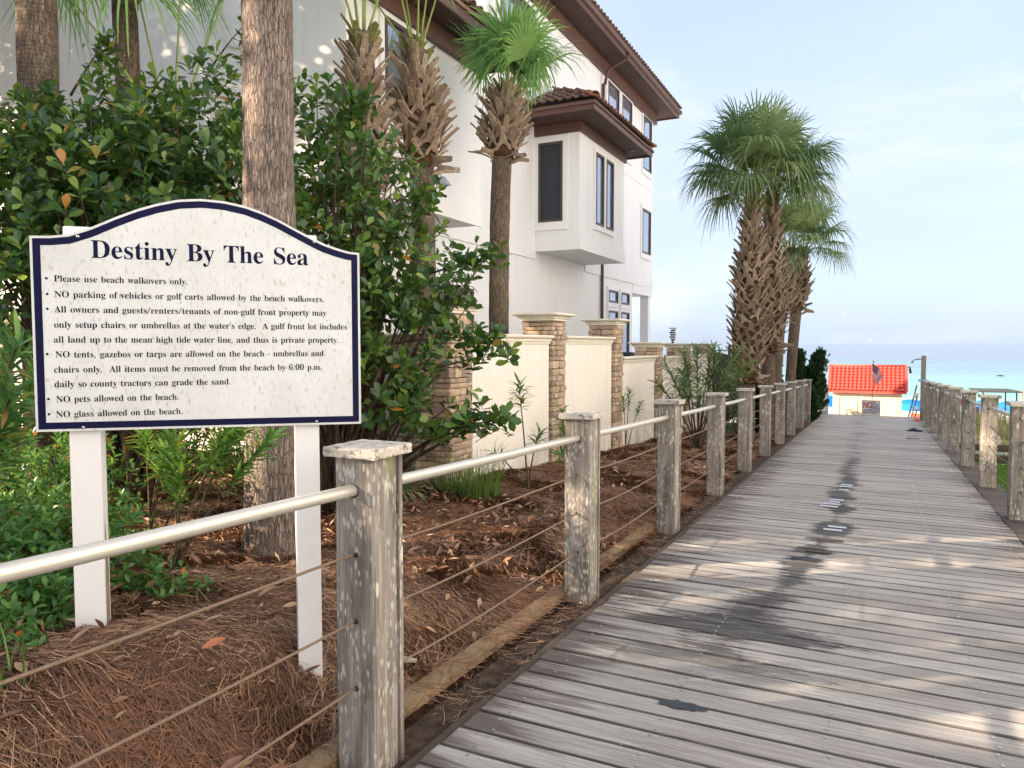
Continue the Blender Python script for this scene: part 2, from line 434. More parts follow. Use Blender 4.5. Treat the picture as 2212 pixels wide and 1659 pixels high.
M['timber'] = plain('pale_edging_timber', (.27, .20, .125), .9, .1, var=.5, scale=11, bump=.9)
M['darktimber'] = plain('dark_damp_timber', (.085, .065, .052), .8, .2, var=.4, scale=9, bump=.6)
M['bark'] = mat_bark('palm_trunk_bark', (.055, .045, .038), (.22, .175, .15), (.42, .35, .31))
M['barkring'] = mat_bark('ringed_palm_bark', (.055, .042, .032), (.18, .135, .10), (.34, .27, .20), 9)
M['bark2'] = mat_bark('twig_bark', (.05, .035, .025), (.11, .08, .055), (.20, .155, .11))
def mat_boot(name='palm_leaf_base', stops=((.0, (.22, .165, .115)), (.35, (.34, .26, .185)), (.65, (.43, .335, .24)), (.85, (.27, .215, .165)), (1, (.54, .43, .32)))):
    m = NM(name, .8, .2)
    n = m.noise(m.pos(obj=True, scale=(30, 30, 4), rnd=True), 1.2, 5, .6)
    c = m.ramp(m.rand(), list(stops))
    c = m.mix(m.mr(n, .35, .65, .6, 0), c, (.09, .06, .04))
    m.color(c); m.bump(n, .6, .006); return m.m
M['boot'] = mat_boot()
M['bootgreen'] = mat_boot('fresh_leaf_base', ((0, (.16, .20, .06)), (.5, (.22, .24, .08)), (1, (.30, .22, .12))))
M['fiber'] = mat_ground('palm_fibre', (.045, .028, .018), (.12, .075, .045), (.24, .13, .07), 26)
M['leaf'] = mat_leaf('glossy_shrub_leaf', [(0, (.022, .062, .024)), (.25, (.036, .090, .028)), (.55, (.058, .130, .032)), (.78, (.12, .225, .045)), (.93, (.26, .36, .07)), (.965, (.035, .08, .02)), (.99, (.34, .28, .06)), (1, (.50, .17, .03))], .24, .3)
M['oleander'] = mat_leaf('oleander_leaf', [(0, (.04, .12, .03)), (.4, (.08, .20, .05)), (.75, (.14, .30, .07)), (.94, (.23, .40, .09)), (.97, (.45, .38, .05)), (1, (.32, .17, .07))], .4)
M['oleander_grey'] = mat_leaf('grey_green_leaf', [(0, (.09, .16, .08)), (.5, (.17, .27, .13)), (.95, (.25, .36, .16)), (1, (.45, .33, .14))], .5)
M['cover'] = mat_leaf('bright_ground_cover_leaf', [(0, (.035, .11, .03)), (.5, (.075, .20, .045)), (.97, (.14, .30, .06)), (1, (.6, .10, .02))], .35)
M['palmleaf'] = mat_leaf('palm_frond', [(0, (.07, .14, .07)), (.5, (.135, .215, .10)), (.85, (.21, .29, .12)), (1, (.30, .33, .13))], .42, .3, (.22, .36, .05))
M['freshpalm'] = mat_leaf('fresh_palm_frond', [(0, (.10, .26, .12)), (.5, (.17, .36, .12)), (1, (.28, .46, .13))], .38, .4, (.3, .5, .06))
M['petiole'] = plain('palm_petiole', (.20, .26, .06), .5, .3, var=.25, scale=6)
M['juniper'] = mat_leaf('juniper_foliage', [(0, (.006, .026, .010)), (.6, (.014, .050, .016)), (.9, (.025, .08, .018)), (1, (.04, .11, .02))], .6, .12)
M['grassblade'] = mat_leaf('grass_blade', [(0, (.05, .13, .03)), (.6, (.10, .22, .04)), (1, (.22, .28, .08))], .5)
M['dunegrass'] = mat_leaf('dune_grass', [(0, (.16, .19, .06)), (.5, (.32, .32, .11)), (1, (.52, .43, .19))], .6, .3, (.5, .45, .1))
M['needle'] = mat_leaf('pine_straw_needle', [(0, (.060, .032, .020)), (.3, (.135, .066, .034)), (.55, (.25, .115, .055)), (.8, (.33, .18, .095)), (1, (.42, .27, .165))], .6, .1, (.4, .2, .08))
M['litter'] = mat_leaf('fallen_leaf', [(0, (.12, .060, .038)), (.5, (.26, .14, .085)), (.85, (.42, .28, .17)), (.95, (.55, .42, .28)), (1, (.40, .12, .04))], .55, .1, (.4, .2, .1))
M['mulch'] = mat_ground('pine_straw_mulch', (.018, .010, .007), (.060, .028, .016), (.16, .075, .038), 14)
M['soil'] = mat_ground('damp_debris_soil', (.03, .022, .018), (.085, .062, .048), (.16, .12, .09), 14)
M['lawn'] = mat_ground('mown_lawn', (.07, .13, .018), (.13, .22, .03), (.19, .28, .05), 8)
M['sand'] = mat_ground('white_beach_sand', (.62, .59, .54), (.76, .74, .69), (.84, .82, .77), 3, .3)
M['sea'] = mat_sea()
M['black'] = plain('black_metal', (.012, .014, .020), .5, .4)
M['bluefab'] = plain('blue_canvas', (.010, .16, .62), .7, .2); M['redfab'] = plain('red_canvas', (.50, .03, .04), .7, .2); M['orangefab'] = plain('orange_canvas', (.75, .12, .04), .7, .2)
M['redroof'] = plain('red_metal_roof', (.60, .075, .055), .6, .4, var=.1); M['creamwood'] = plain('cream_painted_boards', (.56, .50, .34), .7, .2, var=.06, scale=5)
M['graywood'] = plain('grey_weathered_wood', (.28, .25, .21), .85, .15, var=.35, scale=12, bump=.6)
M['greyboard'] = plain('grey_notice_board', (.38, .41, .48), .5, .3)
M['signred'] = plain('red_print', (.55, .012, .02), .5, .3); M['signblue'] = plain('navy_print', (.02, .03, .16), .5, .3)
M['rubber'] = plain('dark_blue_rubber', (.012, .018, .05), .7, .2); M['teal'] = plain('teal_cloth', (.05, .30, .38), .7, .2)
M['pink'] = plain('pink_petal', (.70, .06, .14), .6, .2); M['patch'] = plain('bright_metal_patch', (.62, .64, .66), .4, .5, .6, var=.3, scale=40)
M['mortar'] = plain('dark_mortar', (.12, .09, .07), .95, .1)
M['flagpole'] = plain('orange_brown_pole', (.35, .13, .05), .6, .3)
M['rock'] = plain('stacked_grey_rock', (.19, .17, .15), .8, .2, var=.3, bump=.6)
M['tar'] = plain('wet_black_tar', (.012, .016, .022), .15, .6, var=.4, scale=30, bump=.4)
M['neighbour'] = mat_stucco('neighbour_stucco', (.76, .81, .87))
GLYPHS = {
 "'": [151,[[57,306,44,480,107,480,94,306]]],
 ',': [180,[[28,-87,47,-3,55,40,61,78,124,78,129,71,118,33,104,-8,71,-87]]],
 '-': [216,[[27,154,27,206,189,206,189,154]]],
 '.': [180,[[89,-9,74,-7,60,1,51,15,48,36,51,57,60,71,74,79,89,81,106,79,119,71,129,57,132,36,129,15,119,1,106,-7]]],
 '/': [250,[[7,0,185,480,243,480,64,0]]],
 '0': [375,[[188,-7,133,1,91,24,60,61,39,111,30,150,25,193,23,241,25,289,30,332,39,371,60,420,91,456,133,479,189,486,242,479,283,456,314,419,336,370,345,331,351,288,353,240,351,193,345,150,336,110,314,61,283,24,241,1],[188,37,219,50,237,91,243,131,247,181,248,240,247,300,243,349,237,390,219,429,189,443,157,429,139,390,132,349,128,300,127,240,128,181,132,131,139,91,157,50]]],
 '6': [375,[[197,-7,150,-1,109,18,76,49,51,93,39,130,33,173,30,222,33,275,42,325,57,370,77,409,104,441,137,466,176,481,222,486,261,484,291,476,313,464,329,449,338,431,340,412,336,393,322,376,298,364,260,360,259,380,256,400,251,419,243,434,232,443,216,447,180,435,152,401,139,366,130,322,125,269,141,278,161,286,186,292,218,294,273,285,315,258,343,214,352,155,348,110,334,71,313,38,282,13,244,-2],[199,38,222,44,239,64,251,98,255,148,250,196,238,228,219,247,193,253,174,251,154,243,137,232,125,221,128,162,135,116,147,81,170,48]]],
 ':': [180,[[89,278,74,281,60,289,51,303,48,324,51,345,60,359,74,367,89,369,106,367,119,359,129,345,132,324,129,303,119,289,106,281],[89,-9,74,-7,60,1,51,15,48,36,51,57,60,71,74,79,89,81,106,79,119,71,129,57,132,36,129,15,119,1,106,-7]]],
 'A': [437,[[-9,0,-9,18,9,21,24,30,36,47,49,75,206,466,224,465,384,87,399,55,411,34,425,22,443,18,443,0,229,0,229,18,270,25,283,46,281,59,273,81,253,132,103,132,79,71,76,59,75,48,87,26,124,18,128,18,128,0],[113,161,242,161,177,319]]],
 'B': [443,[[16,0,16,17,45,22,62,32,72,51,75,82,75,369,73,394,69,412,62,425,51,433,36,437,15,439,15,455,220,455,318,444,377,409,396,351,384,302,348,268,287,247,360,223,404,185,418,132,407,76,371,35,335,15,291,4,238,0],[182,252,188,252,234,257,263,272,279,301,285,345,281,385,269,412,248,428,216,434,198,432,188,425,183,412,182,391],[222,24,259,30,283,49,296,81,301,128,295,176,277,208,245,225,197,231,182,231,182,65,184,46,190,33,202,26]]],
 'D': [496,[[20,0,20,17,47,21,63,30,71,46,74,75,74,374,71,407,61,426,43,435,15,439,15,455,222,455,296,449,357,429,405,396,440,351,461,295,468,228,441,101,362,25,228,0],[222,24,279,37,319,75,337,115,347,166,351,229,336,342,294,410,223,433,202,431,190,423,184,409,182,385,182,72,184,48,190,34,202,27]]],
 'N': [494,[[403,-11,107,350,107,79,110,49,119,31,136,21,167,17,167,0,18,0,18,17,39,19,54,23,65,30,71,41,75,57,76,79,76,388,49,421,36,433,18,439,18,455,156,455,391,169,391,377,390,399,386,414,379,425,369,431,353,436,331,439,331,455,480,455,480,439,450,434,433,425,425,407,422,377,422,-11]]],
 'O': [525,[[261,-11,213,-6,169,7,129,29,94,58,66,93,45,134,32,179,28,228,32,276,45,321,66,362,95,397,130,426,170,448,216,462,265,466,313,462,357,448,397,427,431,399,459,364,481,323,494,277,498,228,494,179,481,134,459,93,430,58,395,29,355,7,310,-6],[265,12,328,36,367,108,379,228,376,293,365,346,348,389,310,430,260,443,196,419,158,347,145,228,149,163,159,109,177,67,215,26]]],
 'P': [418,[[15,0,15,17,45,22,62,32,72,50,75,81,75,379,71,406,62,424,44,434,16,439,16,455,214,455,265,454,306,449,336,440,366,422,390,398,404,367,409,332,398,280,367,240,334,221,292,209,242,206,182,206,182,81,185,50,194,32,212,22,242,17,242,0],[182,230,201,230,244,235,272,253,287,283,292,329,288,375,275,406,252,425,216,431,199,429,189,424,184,414,182,398]]],
 'S': [390,[[43,-11,43,158,62,158,83,94,111,50,149,24,197,15,231,20,257,36,273,60,279,89,265,129,225,160,163,191,112,221,77,253,56,289,50,332,54,370,67,403,88,429,115,449,148,462,185,466,206,465,229,461,282,448,291,446,300,445,313,450,320,466,339,466,339,319,322,319,310,354,293,385,272,410,248,429,222,441,194,445,163,440,140,426,125,406,120,380,124,356,137,336,159,319,189,303,253,273,290,253,317,233,337,211,350,188,357,162,359,133,354,93,339,58,314,29,281,8,240,-6,192,-10,158,-8,142,-4,126,1,98,9,85,12,75,11,69,7,65,0,61,-11]]],
 'T': [423,[[92,0,92,17,123,21,142,31,152,50,156,81,156,433,149,433,102,426,65,403,41,367,29,318,11,318,11,455,410,455,410,317,394,317,375,382,333,420,269,433,263,433,263,81,267,49,276,30,296,21,328,17,328,0]]],
 'a': [344,[[255,-10,216,1,200,35,151,2,95,-9,64,-4,40,11,25,34,20,63,31,104,63,136,98,155,143,173,199,190,199,241,196,266,187,282,171,292,148,296,115,290,104,274,106,268,113,257,121,243,123,231,120,215,110,202,95,194,77,191,59,194,45,203,36,218,33,236,37,259,49,278,69,295,95,308,126,316,162,318,223,312,263,292,285,259,293,210,293,62,293,48,295,40,298,36,304,34,312,36,320,42,329,28,294,-1],[151,34,162,35,174,41,187,50,199,63,199,169,138,139,118,84,126,46]]],
 'b': [361,[[43,-11,43,388,41,414,37,428,26,436,8,439,8,455,138,455,138,279,175,308,221,318,254,313,284,299,308,276,326,245,338,208,342,166,337,118,323,75,300,40,270,13,233,-4,192,-10,148,-1,105,28,53,-11],[183,14,213,23,232,49,242,95,245,160,242,213,231,251,212,273,184,280,169,277,155,270,144,257,138,242,138,69,149,28]]],
 'c': [293,[[156,-10,119,-5,87,11,59,35,38,68,24,106,19,150,25,196,40,237,64,271,96,297,133,313,175,319,218,314,250,298,271,275,277,245,275,228,266,215,253,207,236,204,206,216,196,251,197,261,197,271,190,290,169,297,138,285,118,248,112,187,118,123,137,76,166,48,204,38,239,47,271,72,285,60,248,21,205,-2]]],
 'd': [370,[[140,-10,107,-5,78,10,53,35,35,66,23,104,19,147,24,196,36,237,55,272,81,297,112,313,146,318,189,309,223,280,223,401,220,419,212,430,198,437,176,439,176,455,319,455,319,75,320,54,325,41,335,32,353,28,353,11,315,8,271,1,223,-10,223,39,188,2],[171,28,187,31,202,41,215,56,223,76,223,242,217,257,206,270,191,278,174,281,147,273,130,250,121,210,118,153,120,98,130,58,146,36]]],
 'e': [301,[[154,-10,117,-5,85,10,58,35,37,69,24,109,19,157,24,201,38,240,59,273,87,298,120,313,157,318,209,309,249,280,274,234,283,173,283,166,117,166,127,97,154,56,199,42,237,53,270,86,285,73,248,27,205,-1],[116,192,201,192,201,215,199,252,193,277,181,292,161,297,127,274,116,203]]],
 'f': [214,[[15,0,15,16,30,18,40,22,46,27,50,35,52,48,52,73,52,277,16,277,16,310,52,310,52,353,60,400,85,436,123,457,174,465,212,460,240,446,257,425,263,400,260,381,252,367,239,358,224,355,208,358,195,365,187,376,185,391,187,405,193,420,196,426,197,433,193,441,180,443,163,440,153,430,149,413,148,390,148,310,203,310,203,277,148,277,148,65,150,40,158,26,173,18,199,16,199,0]]],
 'g': [327,[[146,-140,89,-136,48,-122,22,-100,14,-75,28,-46,69,-26,35,-1,24,30,28,54,42,74,67,92,102,110,58,135,31,169,22,212,27,242,40,268,60,289,88,305,120,315,157,318,196,315,233,304,317,304,317,268,268,268,286,237,291,203,288,176,276,151,258,131,234,116,205,106,172,103,157,103,142,104,126,102,112,94,104,84,101,71,111,55,141,49,175,49,223,47,259,40,285,29,303,13,312,-9,316,-37,305,-80,272,-113,239,-128,197,-137],[157,124,178,130,190,146,197,173,199,211,197,249,190,276,178,292,157,297,137,292,124,276,117,249,114,211,117,173,124,146,137,130],[161,-116,238,-104,263,-66,260,-51,249,-41,231,-36,205,-34,97,-34,79,-52,73,-73,79,-89,95,-103,122,-113]]],
 'h': [381,[[18,0,18,16,35,19,45,26,51,37,52,56,52,399,51,417,46,429,36,437,19,440,19,455,148,455,148,267,190,305,243,318,292,306,321,271,330,212,330,56,332,38,337,26,347,19,363,16,363,0,202,0,202,16,207,16,228,26,235,56,235,217,234,241,229,258,219,268,203,271,173,262,148,235,148,56,149,38,154,26,164,19,180,16,180,0]]],
 'i': [198,[[101,362,81,366,65,376,54,393,50,412,54,432,65,449,81,460,101,463,120,460,137,449,147,432,151,412,147,393,136,376,120,366],[18,0,18,16,35,19,45,26,51,37,52,56,52,252,51,272,47,285,37,291,20,293,21,310,148,310,148,56,150,38,154,26,164,19,180,16,180,0]]],
 'k': [359,[[17,0,17,16,35,19,45,26,51,38,52,56,52,398,51,417,47,429,38,436,20,439,21,455,148,455,148,169,227,248,240,264,244,278,235,290,209,293,206,293,206,310,345,310,345,293,308,284,275,260,222,209,346,34,360,21,376,16,376,0,211,0,211,16,217,16,234,20,239,32,237,40,232,49,163,147,148,134,148,56,149,38,154,26,164,19,180,16,180,0]]],
 'l': [199,[[18,0,18,16,35,19,45,26,51,37,52,56,52,398,51,417,47,429,38,436,20,439,20,455,148,455,148,56,150,38,154,26,164,19,180,16,180,0]]],
 'm': [554,[[18,0,18,16,35,19,45,26,51,37,52,56,52,253,51,271,46,284,36,291,19,294,19,310,146,310,146,265,188,305,237,318,292,304,320,261,364,304,418,318,465,306,494,271,504,212,504,56,505,38,510,26,520,19,536,16,536,0,377,0,377,16,393,19,403,26,408,38,410,56,410,217,408,241,404,258,394,268,377,271,349,263,324,237,324,56,326,38,331,26,340,19,356,16,356,0,199,0,199,16,215,19,225,26,230,38,232,56,232,217,230,241,226,258,216,268,199,271,170,262,146,235,146,56,148,38,152,27,162,19,177,16,177,0]]],
 'n': [381,[[18,0,18,16,35,19,45,26,51,37,52,56,52,253,51,271,46,284,36,291,19,294,19,310,148,310,148,267,190,306,243,318,292,306,321,271,330,212,330,56,332,38,337,26,347,19,363,16,363,0,202,0,202,16,207,16,228,26,235,56,235,217,234,241,229,258,219,268,203,271,173,262,148,235,148,56,149,38,154,26,164,19,180,16,180,0]]],
 'o': [336,[[169,-10,127,-5,90,11,60,37,38,70,24,110,19,154,24,199,38,239,60,272,90,297,127,313,168,318,209,313,245,298,275,273,298,240,312,200,317,154,312,108,298,69,275,36,245,11,210,-5],[169,11,193,18,209,39,214,56,217,81,220,154,217,227,208,271,192,292,169,299,144,292,128,271,120,227,117,154,118,114,120,82,123,56,128,39,144,18]]],
 'p': [371,[[17,-139,17,-124,31,-122,40,-117,47,-110,50,-101,52,-64,52,243,51,269,46,283,37,291,19,295,19,310,143,310,143,263,180,305,230,319,264,314,293,298,317,274,335,241,346,203,350,160,346,113,334,72,316,38,291,12,261,-5,227,-10,183,1,148,32,148,-58,149,-81,152,-99,158,-110,167,-118,180,-121,197,-123,197,-139],[195,28,222,36,239,59,249,99,253,154,250,208,241,248,225,270,199,278,171,267,148,235,148,69,167,38]]],
 'r': [287,[[18,0,18,16,35,19,45,26,51,37,52,56,52,252,51,273,46,285,37,291,20,293,21,310,146,310,146,252,165,280,187,301,210,314,233,318,258,315,275,304,286,287,289,266,287,248,278,234,265,225,248,222,233,224,222,231,207,250,199,257,189,260,175,255,162,241,152,220,149,192,149,56,152,37,159,25,173,19,197,16,197,0]]],
 's': [288,[[151,-10,122,-6,87,6,73,9,60,4,51,-9,36,-9,36,105,53,105,66,68,87,39,112,21,140,15,162,18,179,27,189,40,192,58,183,84,156,105,107,130,76,148,54,169,41,193,37,220,44,259,65,291,98,312,141,319,166,316,199,308,206,306,213,305,223,308,230,319,244,319,244,222,228,222,215,254,196,277,174,291,149,296,130,294,116,286,108,274,105,259,107,244,115,232,128,222,146,212,191,189,221,172,241,151,253,127,257,95,250,51,228,18,194,-3]]],
 't': [228,[[124,-9,89,-4,66,10,53,36,48,71,48,279,20,279,20,300,57,336,88,369,112,398,129,424,144,424,144,310,208,310,208,279,144,279,144,82,146,64,149,51,157,43,168,40,189,49,206,75,222,66,198,24,165,-1]]],
 'u': [375,[[131,-10,91,-3,65,17,51,51,46,97,46,248,44,268,39,282,29,291,11,294,11,310,142,310,142,74,144,58,151,46,162,38,177,36,205,43,228,66,228,248,226,269,221,283,209,291,189,294,189,310,324,310,324,70,326,51,331,39,342,33,360,30,360,13,321,10,277,3,228,-10,228,40,209,19,186,3,160,-7]]],
 'v': [306,[[142,-10,38,248,30,267,22,281,12,290,-3,293,-3,310,164,310,164,294,156,294,136,290,129,276,130,268,185,122,236,253,241,272,232,289,203,294,203,310,305,310,305,295,289,289,278,279,269,264,260,243,160,-10]]],
 'w': [435,[[122,-10,17,265,12,276,6,284,-1,290,-11,293,-11,310,138,310,138,293,127,292,120,289,116,284,114,276,116,266,120,253,167,127,211,235,201,266,195,280,190,288,181,293,168,295,168,310,323,310,323,293,302,288,296,276,296,269,298,262,336,141,382,256,386,266,387,275,385,283,380,289,370,292,356,295,356,310,445,310,445,295,433,292,425,284,412,258,304,-10,289,-10,223,197,140,-10]]],
 'y': [300,[[52,-140,29,-137,10,-125,-3,-107,-7,-84,-4,-67,5,-53,18,-43,36,-40,51,-42,64,-49,72,-61,75,-76,74,-81,74,-87,77,-96,86,-99,99,-92,114,-74,122,-60,129,-44,135,-26,140,-5,36,251,25,275,15,287,8,292,-3,293,-5,293,-5,310,162,310,162,293,146,292,136,289,130,284,128,275,130,267,133,257,185,119,230,241,236,260,238,274,236,284,229,289,219,292,203,293,203,310,300,310,300,293,287,290,277,281,268,265,259,242,162,-24,145,-65,129,-96,113,-117,95,-131,76,-138]]],
 'z': [293,[[13,0,13,14,168,287,128,287,96,283,72,272,55,250,44,216,26,216,32,310,275,310,275,291,126,25,152,25,194,30,223,44,244,69,260,107,276,107,268,0]]],
}

# ------------------------------------------------------------------ terrain, beach, sea
SL = .0305
def deck_z(y): return -SL*y
def far_z(y):
    y = np.asarray(y, float)
    return np.where(y < 3.6, np.minimum(.36, .16*(3.6-y)), np.where(y < 7.1, -.03*(y-3.6), -.105-.061*(y-7.1)))
def ground_z(x, y):
    x = np.asarray(x, float); y = np.asarray(y, float)
    d = -SL*np.clip(y, -40, 60)
    L = (d-.06)+(far_z(y)-(d-.06))*sstep(1.72, 2.35, -x)+.10*sstep(5, 9, -x)+(vnoise(x*1.3, y*1.3)-.5)*.07*sstep(1.75, 2.1, -x)*sstep(-.5, 1.5, 20-y)
    Rr = d-.30+(vnoise(x*.5, y*.5)-.5)*.06+.12*sstep(17, 21, y)
    g = np.where(x < -1.45, L, np.where(x > 1.3, Rr, d-.40))
    # dune falls to the beach, beach slopes to the water
    b = -3.3-(y-36)*.033
    g = np.where(y > 25.0, g+(b-g)*sstep(25.6, 33, y), g)
    return g
def grid_sheet(name, xs, ys, mat, dz=0, kind='structure', cut=None):
    X, Y = np.meshgrid(xs, ys); Z = ground_z(X, Y)+dz
    V = np.stack([X, Y, Z], -1).reshape(-1, 3); nx = len(xs)
    i, j = np.meshgrid(np.arange(nx-1), np.arange(len(ys)-1)); a = (j*nx+i).ravel()
    F = np.stack([a, a+1, a+nx+1, a+nx], -1)
    o = link(name, np_mesh(name, V, F, mat, smooth=True)); tag(o, kind=kind); return o
nl = lambda *p: np.unique(np.concatenate([np.arange(a, b, s) for a, b, s in p]))
grid_sheet('planting_bed', nl((-60, -10, 2), (-10, -4.2, .4), (-4.2, -1.62, .08)), nl((-40, -2, 2), (-2, 12, .16), (12, 25.4, .4)), M['mulch'])
grid_sheet('ground_under_boardwalk', nl((-1.70, 1.36, .1)), nl((-40, -2, 2), (-2, 26.2, .3)), M['soil'])
grid_sheet('lawn', nl((1.3, 8, .25), (8, 60.1, 4)), nl((-40, 4, 2), (4, 16.4, .3)), M['lawn'])
grid_sheet('dune_ground', nl((1.3, 10, .3), (10, 60.1, 4)), nl((16.1, 25.4, .3)), M['sand'], .002)
m = MB(); m.add([(-60, -40, .42), (60, -40, .42), (60, -3, .42), (-60, -3, .42)], [(0, 1, 2, 3)])
tag(m.build('added_bounce_ground', mat_stucco('pale_bounce_concrete', (.58, .59, .60)), None), kind='structure')  # unseen pale ground added behind the camera to bounce sunlight forward
ys = nl((25.1, 34, .3), (34, 110, 2), (110, 400, 30)); xs = nl((-400, -60, 40), (-60, -8, 4), (-8, 8, .5), (8, 60, 4), (60, 401, 40))
grid_sheet('beach_sand', xs, ys, M['sand'], -.002)
def sea():
    # near water carries real swell, beyond it one flat sheet to the horizon
    xs = np.concatenate([np.linspace(-260, -60, 21)[:-1], np.linspace(-60, 90, 151), np.linspace(90, 300, 22)[1:]]); ys = np.concatenate([np.arange(80, 160, .8), np.arange(160, 321, 4.)])
    X, Y = np.meshgrid(xs, ys)
    Z = np.full_like(X, -5.0)
    for y0, amp, wd, ph, k in ((97, .20, 2.2, 0, .031), (104, .34, 2.8, 2.1, .022), (119, .42, 3.6, 4.0, .017), (138, .25, 4, 1.0, .02), (170, .22, 6, 2.6, .012)):
        yc = y0+5*np.sin(X*k+ph)+(vnoise(X*.03, X*0+y0)-.5)*6
        a = 1.6*amp*(.35+vnoise(X*.022+9, X*0+y0*.7))
        Z += a*np.exp(-((Y-yc)/wd)**2)
    Z += (vnoise(X*.15, Y*.5)-.5)*.09
    fade = sstep(0, 12, Y-80)*sstep(0, 60, 320-Y)*sstep(0, 40, X+260)*sstep(0, 40, 300-X)
    Z = -5.0+(Z+5.0)*fade
    nx = len(xs); V = np.stack([X, Y, Z], -1).reshape(-1, 3)
    i, j = np.meshgrid(np.arange(nx-1), np.arange(len(ys)-1)); a = (j*nx+i).ravel()
    F = np.stack([a, a+1, a+nx+1, a+nx], -1)
    far = np.array([(-40000, 80, -5), (-260, 80, -5), (-260, 320, -5), (-40000, 320, -5), (300, 80, -5), (40000, 80, -5), (40000, 320, -5), (300, 320, -5), (40000, 45000, -5), (-40000, 45000, -5)], float)
    b = len(V); V = np.concatenate([V, far])
    F = np.concatenate([F, np.array([(b, b+1, b+2, b+3), (b+4, b+5, b+6, b+7), (b+3, b+6, b+8, b+9)])])
    o = link('sea', np_mesh('sea', V, F, M['sea'], smooth=True)); tag(o, kind='structure')
sea()

# ------------------------------------------------------------------ boardwalk
BX0, BX1 = -1.40, 1.12
bw = empty('boardwalk', kind='structure')
def board_mesh(L, w, t, seed):
    rr = random.Random(seed); m = MB(); b = .0035; n = 6; rings = []
    for i in range(n+1):
        x = L*(i/n-.5); dz = rr.uniform(-.0014, .0014); dy = rr.uniform(-.001, .001)
        rings += [(x, -w/2+dy, -t), (x, w/2+dy, -t), (x, w/2+dy, -b+dz), (x, w/2-b+dy, dz), (x, -w/2+b+dy, dz), (x, -w/2+dy, -b+dz)]
    f = []
    for i in range(n):
        for k in range(6): f.append((i*6+k, (i+1)*6+k, (i+1)*6+(k+1) % 6, i*6+(k+1) % 6))
    f += [(0, 1, 2, 3, 4, 5), tuple(n*6+k for k in range(6))[::-1]]
    m.add(rings, f); return m.mesh('deck_board', M['deck'])
bms = [board_mesh(BX1-BX0, .136, .034, s) for s in range(6)]
y = -.9; k = 0; board_y = []
while y < 24.7:
    g = random.choice((.009, .011, .012, .010, .015))
    if abs(y-4.44) < .075: g = .020
    o = link('deck_board', bms[k % 6], bw, ((BX0+BX1)/2+random.uniform(-.008, .006), y, deck_z(y)+random.uniform(-.002, .002)),
             (-SL+random.uniform(-.006, .006), random.uniform(-.0007, .0007), random.uniform(-.0012, .0012)))
    board_y.append(y); y += .136+g; k += 1
def screws():
    m = MB()
    for y in board_y:
        if y > 13: break
        for x in (-1.28, -.72, -.12, .45, 1.0):
            for s in (-.042, .042):
                cx, cy = x+random.uniform(-.012, .012), y+s+random.uniform(-.006, .006); z = deck_z(cy)+.0026
                m.add([(cx+.0075*math.cos(a*1.0472), cy+.0075*math.sin(a*1.0472), z) for a in range(6)], [(0, 1, 2, 3, 4, 5)])
    tag(m.build('screw_heads', M['steel'], bw), kind='stuff')
screws()
def slab_y(name, x0, x1, y0, y1, top, t, mat, parent, jit=0):
    m = MB(); v = []
    for yy in (y0, y1):
        z = deck_z(yy)+top
        v += [(x0, yy, z-t), (x1, yy, z-t), (x1, yy, z), (x0, yy, z)]
    m.add(v, [(0, 1, 2, 3), (7, 6, 5, 4), (0, 4, 5, 1), (1, 5, 6, 2), (2, 6, 7, 3), (3, 7, 4, 0)])
    return m.build(name, mat, parent)
for i in range(7):      # border planks along the right edge, edge joists along the left
    y0 = -.9+i*3.68; y1 = min(y0+3.67, 24.75)
    slab_y('border_plank', 1.128, 1.42, y0, y1, -.003, .034, M['deck'], bw)
    slab_y('edge_joist', -1.470, -1.418, y0, y1, -.030, .15, M['darktimber'], bw)
slab_y('end_plank', BX0, 1.42, 24.76, 24.90, 0, .05, M['deck'], bw)
for i in range(3):
    y0 = 2.25+i*2.153-.04
    b = random.uniform(-.01, .01)
    slab_y('edging_timber', -1.795+b, -1.705+b, y0-2.0, y0-.02, -.010, .14, M['timber'], bw)
# thin metal patches nailed over split boards
for (px, py, w, kk) in ((-.26, 9.76, .13, 1), (-.27, 9.62, .13, 1), (-.28, 9.33, .10, 1), (-.32, 8.56, .13, 1), (-.34, 8.42, .10, 1), (-.36, 8.24, .17, 1), (-.38, 8.09, .17, 1), (-.26, 7.11, .15, 1), (-.29, 6.89, .15, 1), (-.29, 6.52, .20, 0), (-.35, 6.04, .18, 0), (-.42, 5.77, .19, 2)):
    by = min(board_y, key=lambda q: abs(q-py)); m = MB()
    m.box(-w/2, w/2, -.035, .035, 0, .003)
    m.build('metal_patch', M[('darktimber', 'patch', 'black')[kk]], bw, (px, by, deck_z(by)+.003), (-SL, 0, 0))
m = MB(); k = 20; m.add([((.10+.02*math.sin(i*1.7))*math.cos(i*2*math.pi/k), (.036+.008*math.sin(i*2.3))*math.sin(i*2*math.pi/k), 0) for i in range(k)], [tuple(range(k))])
m.build('tar_patch', M['tar'], bw, (-.68, 2.985, deck_z(2.985)+.0045), (-SL, 0, .05))

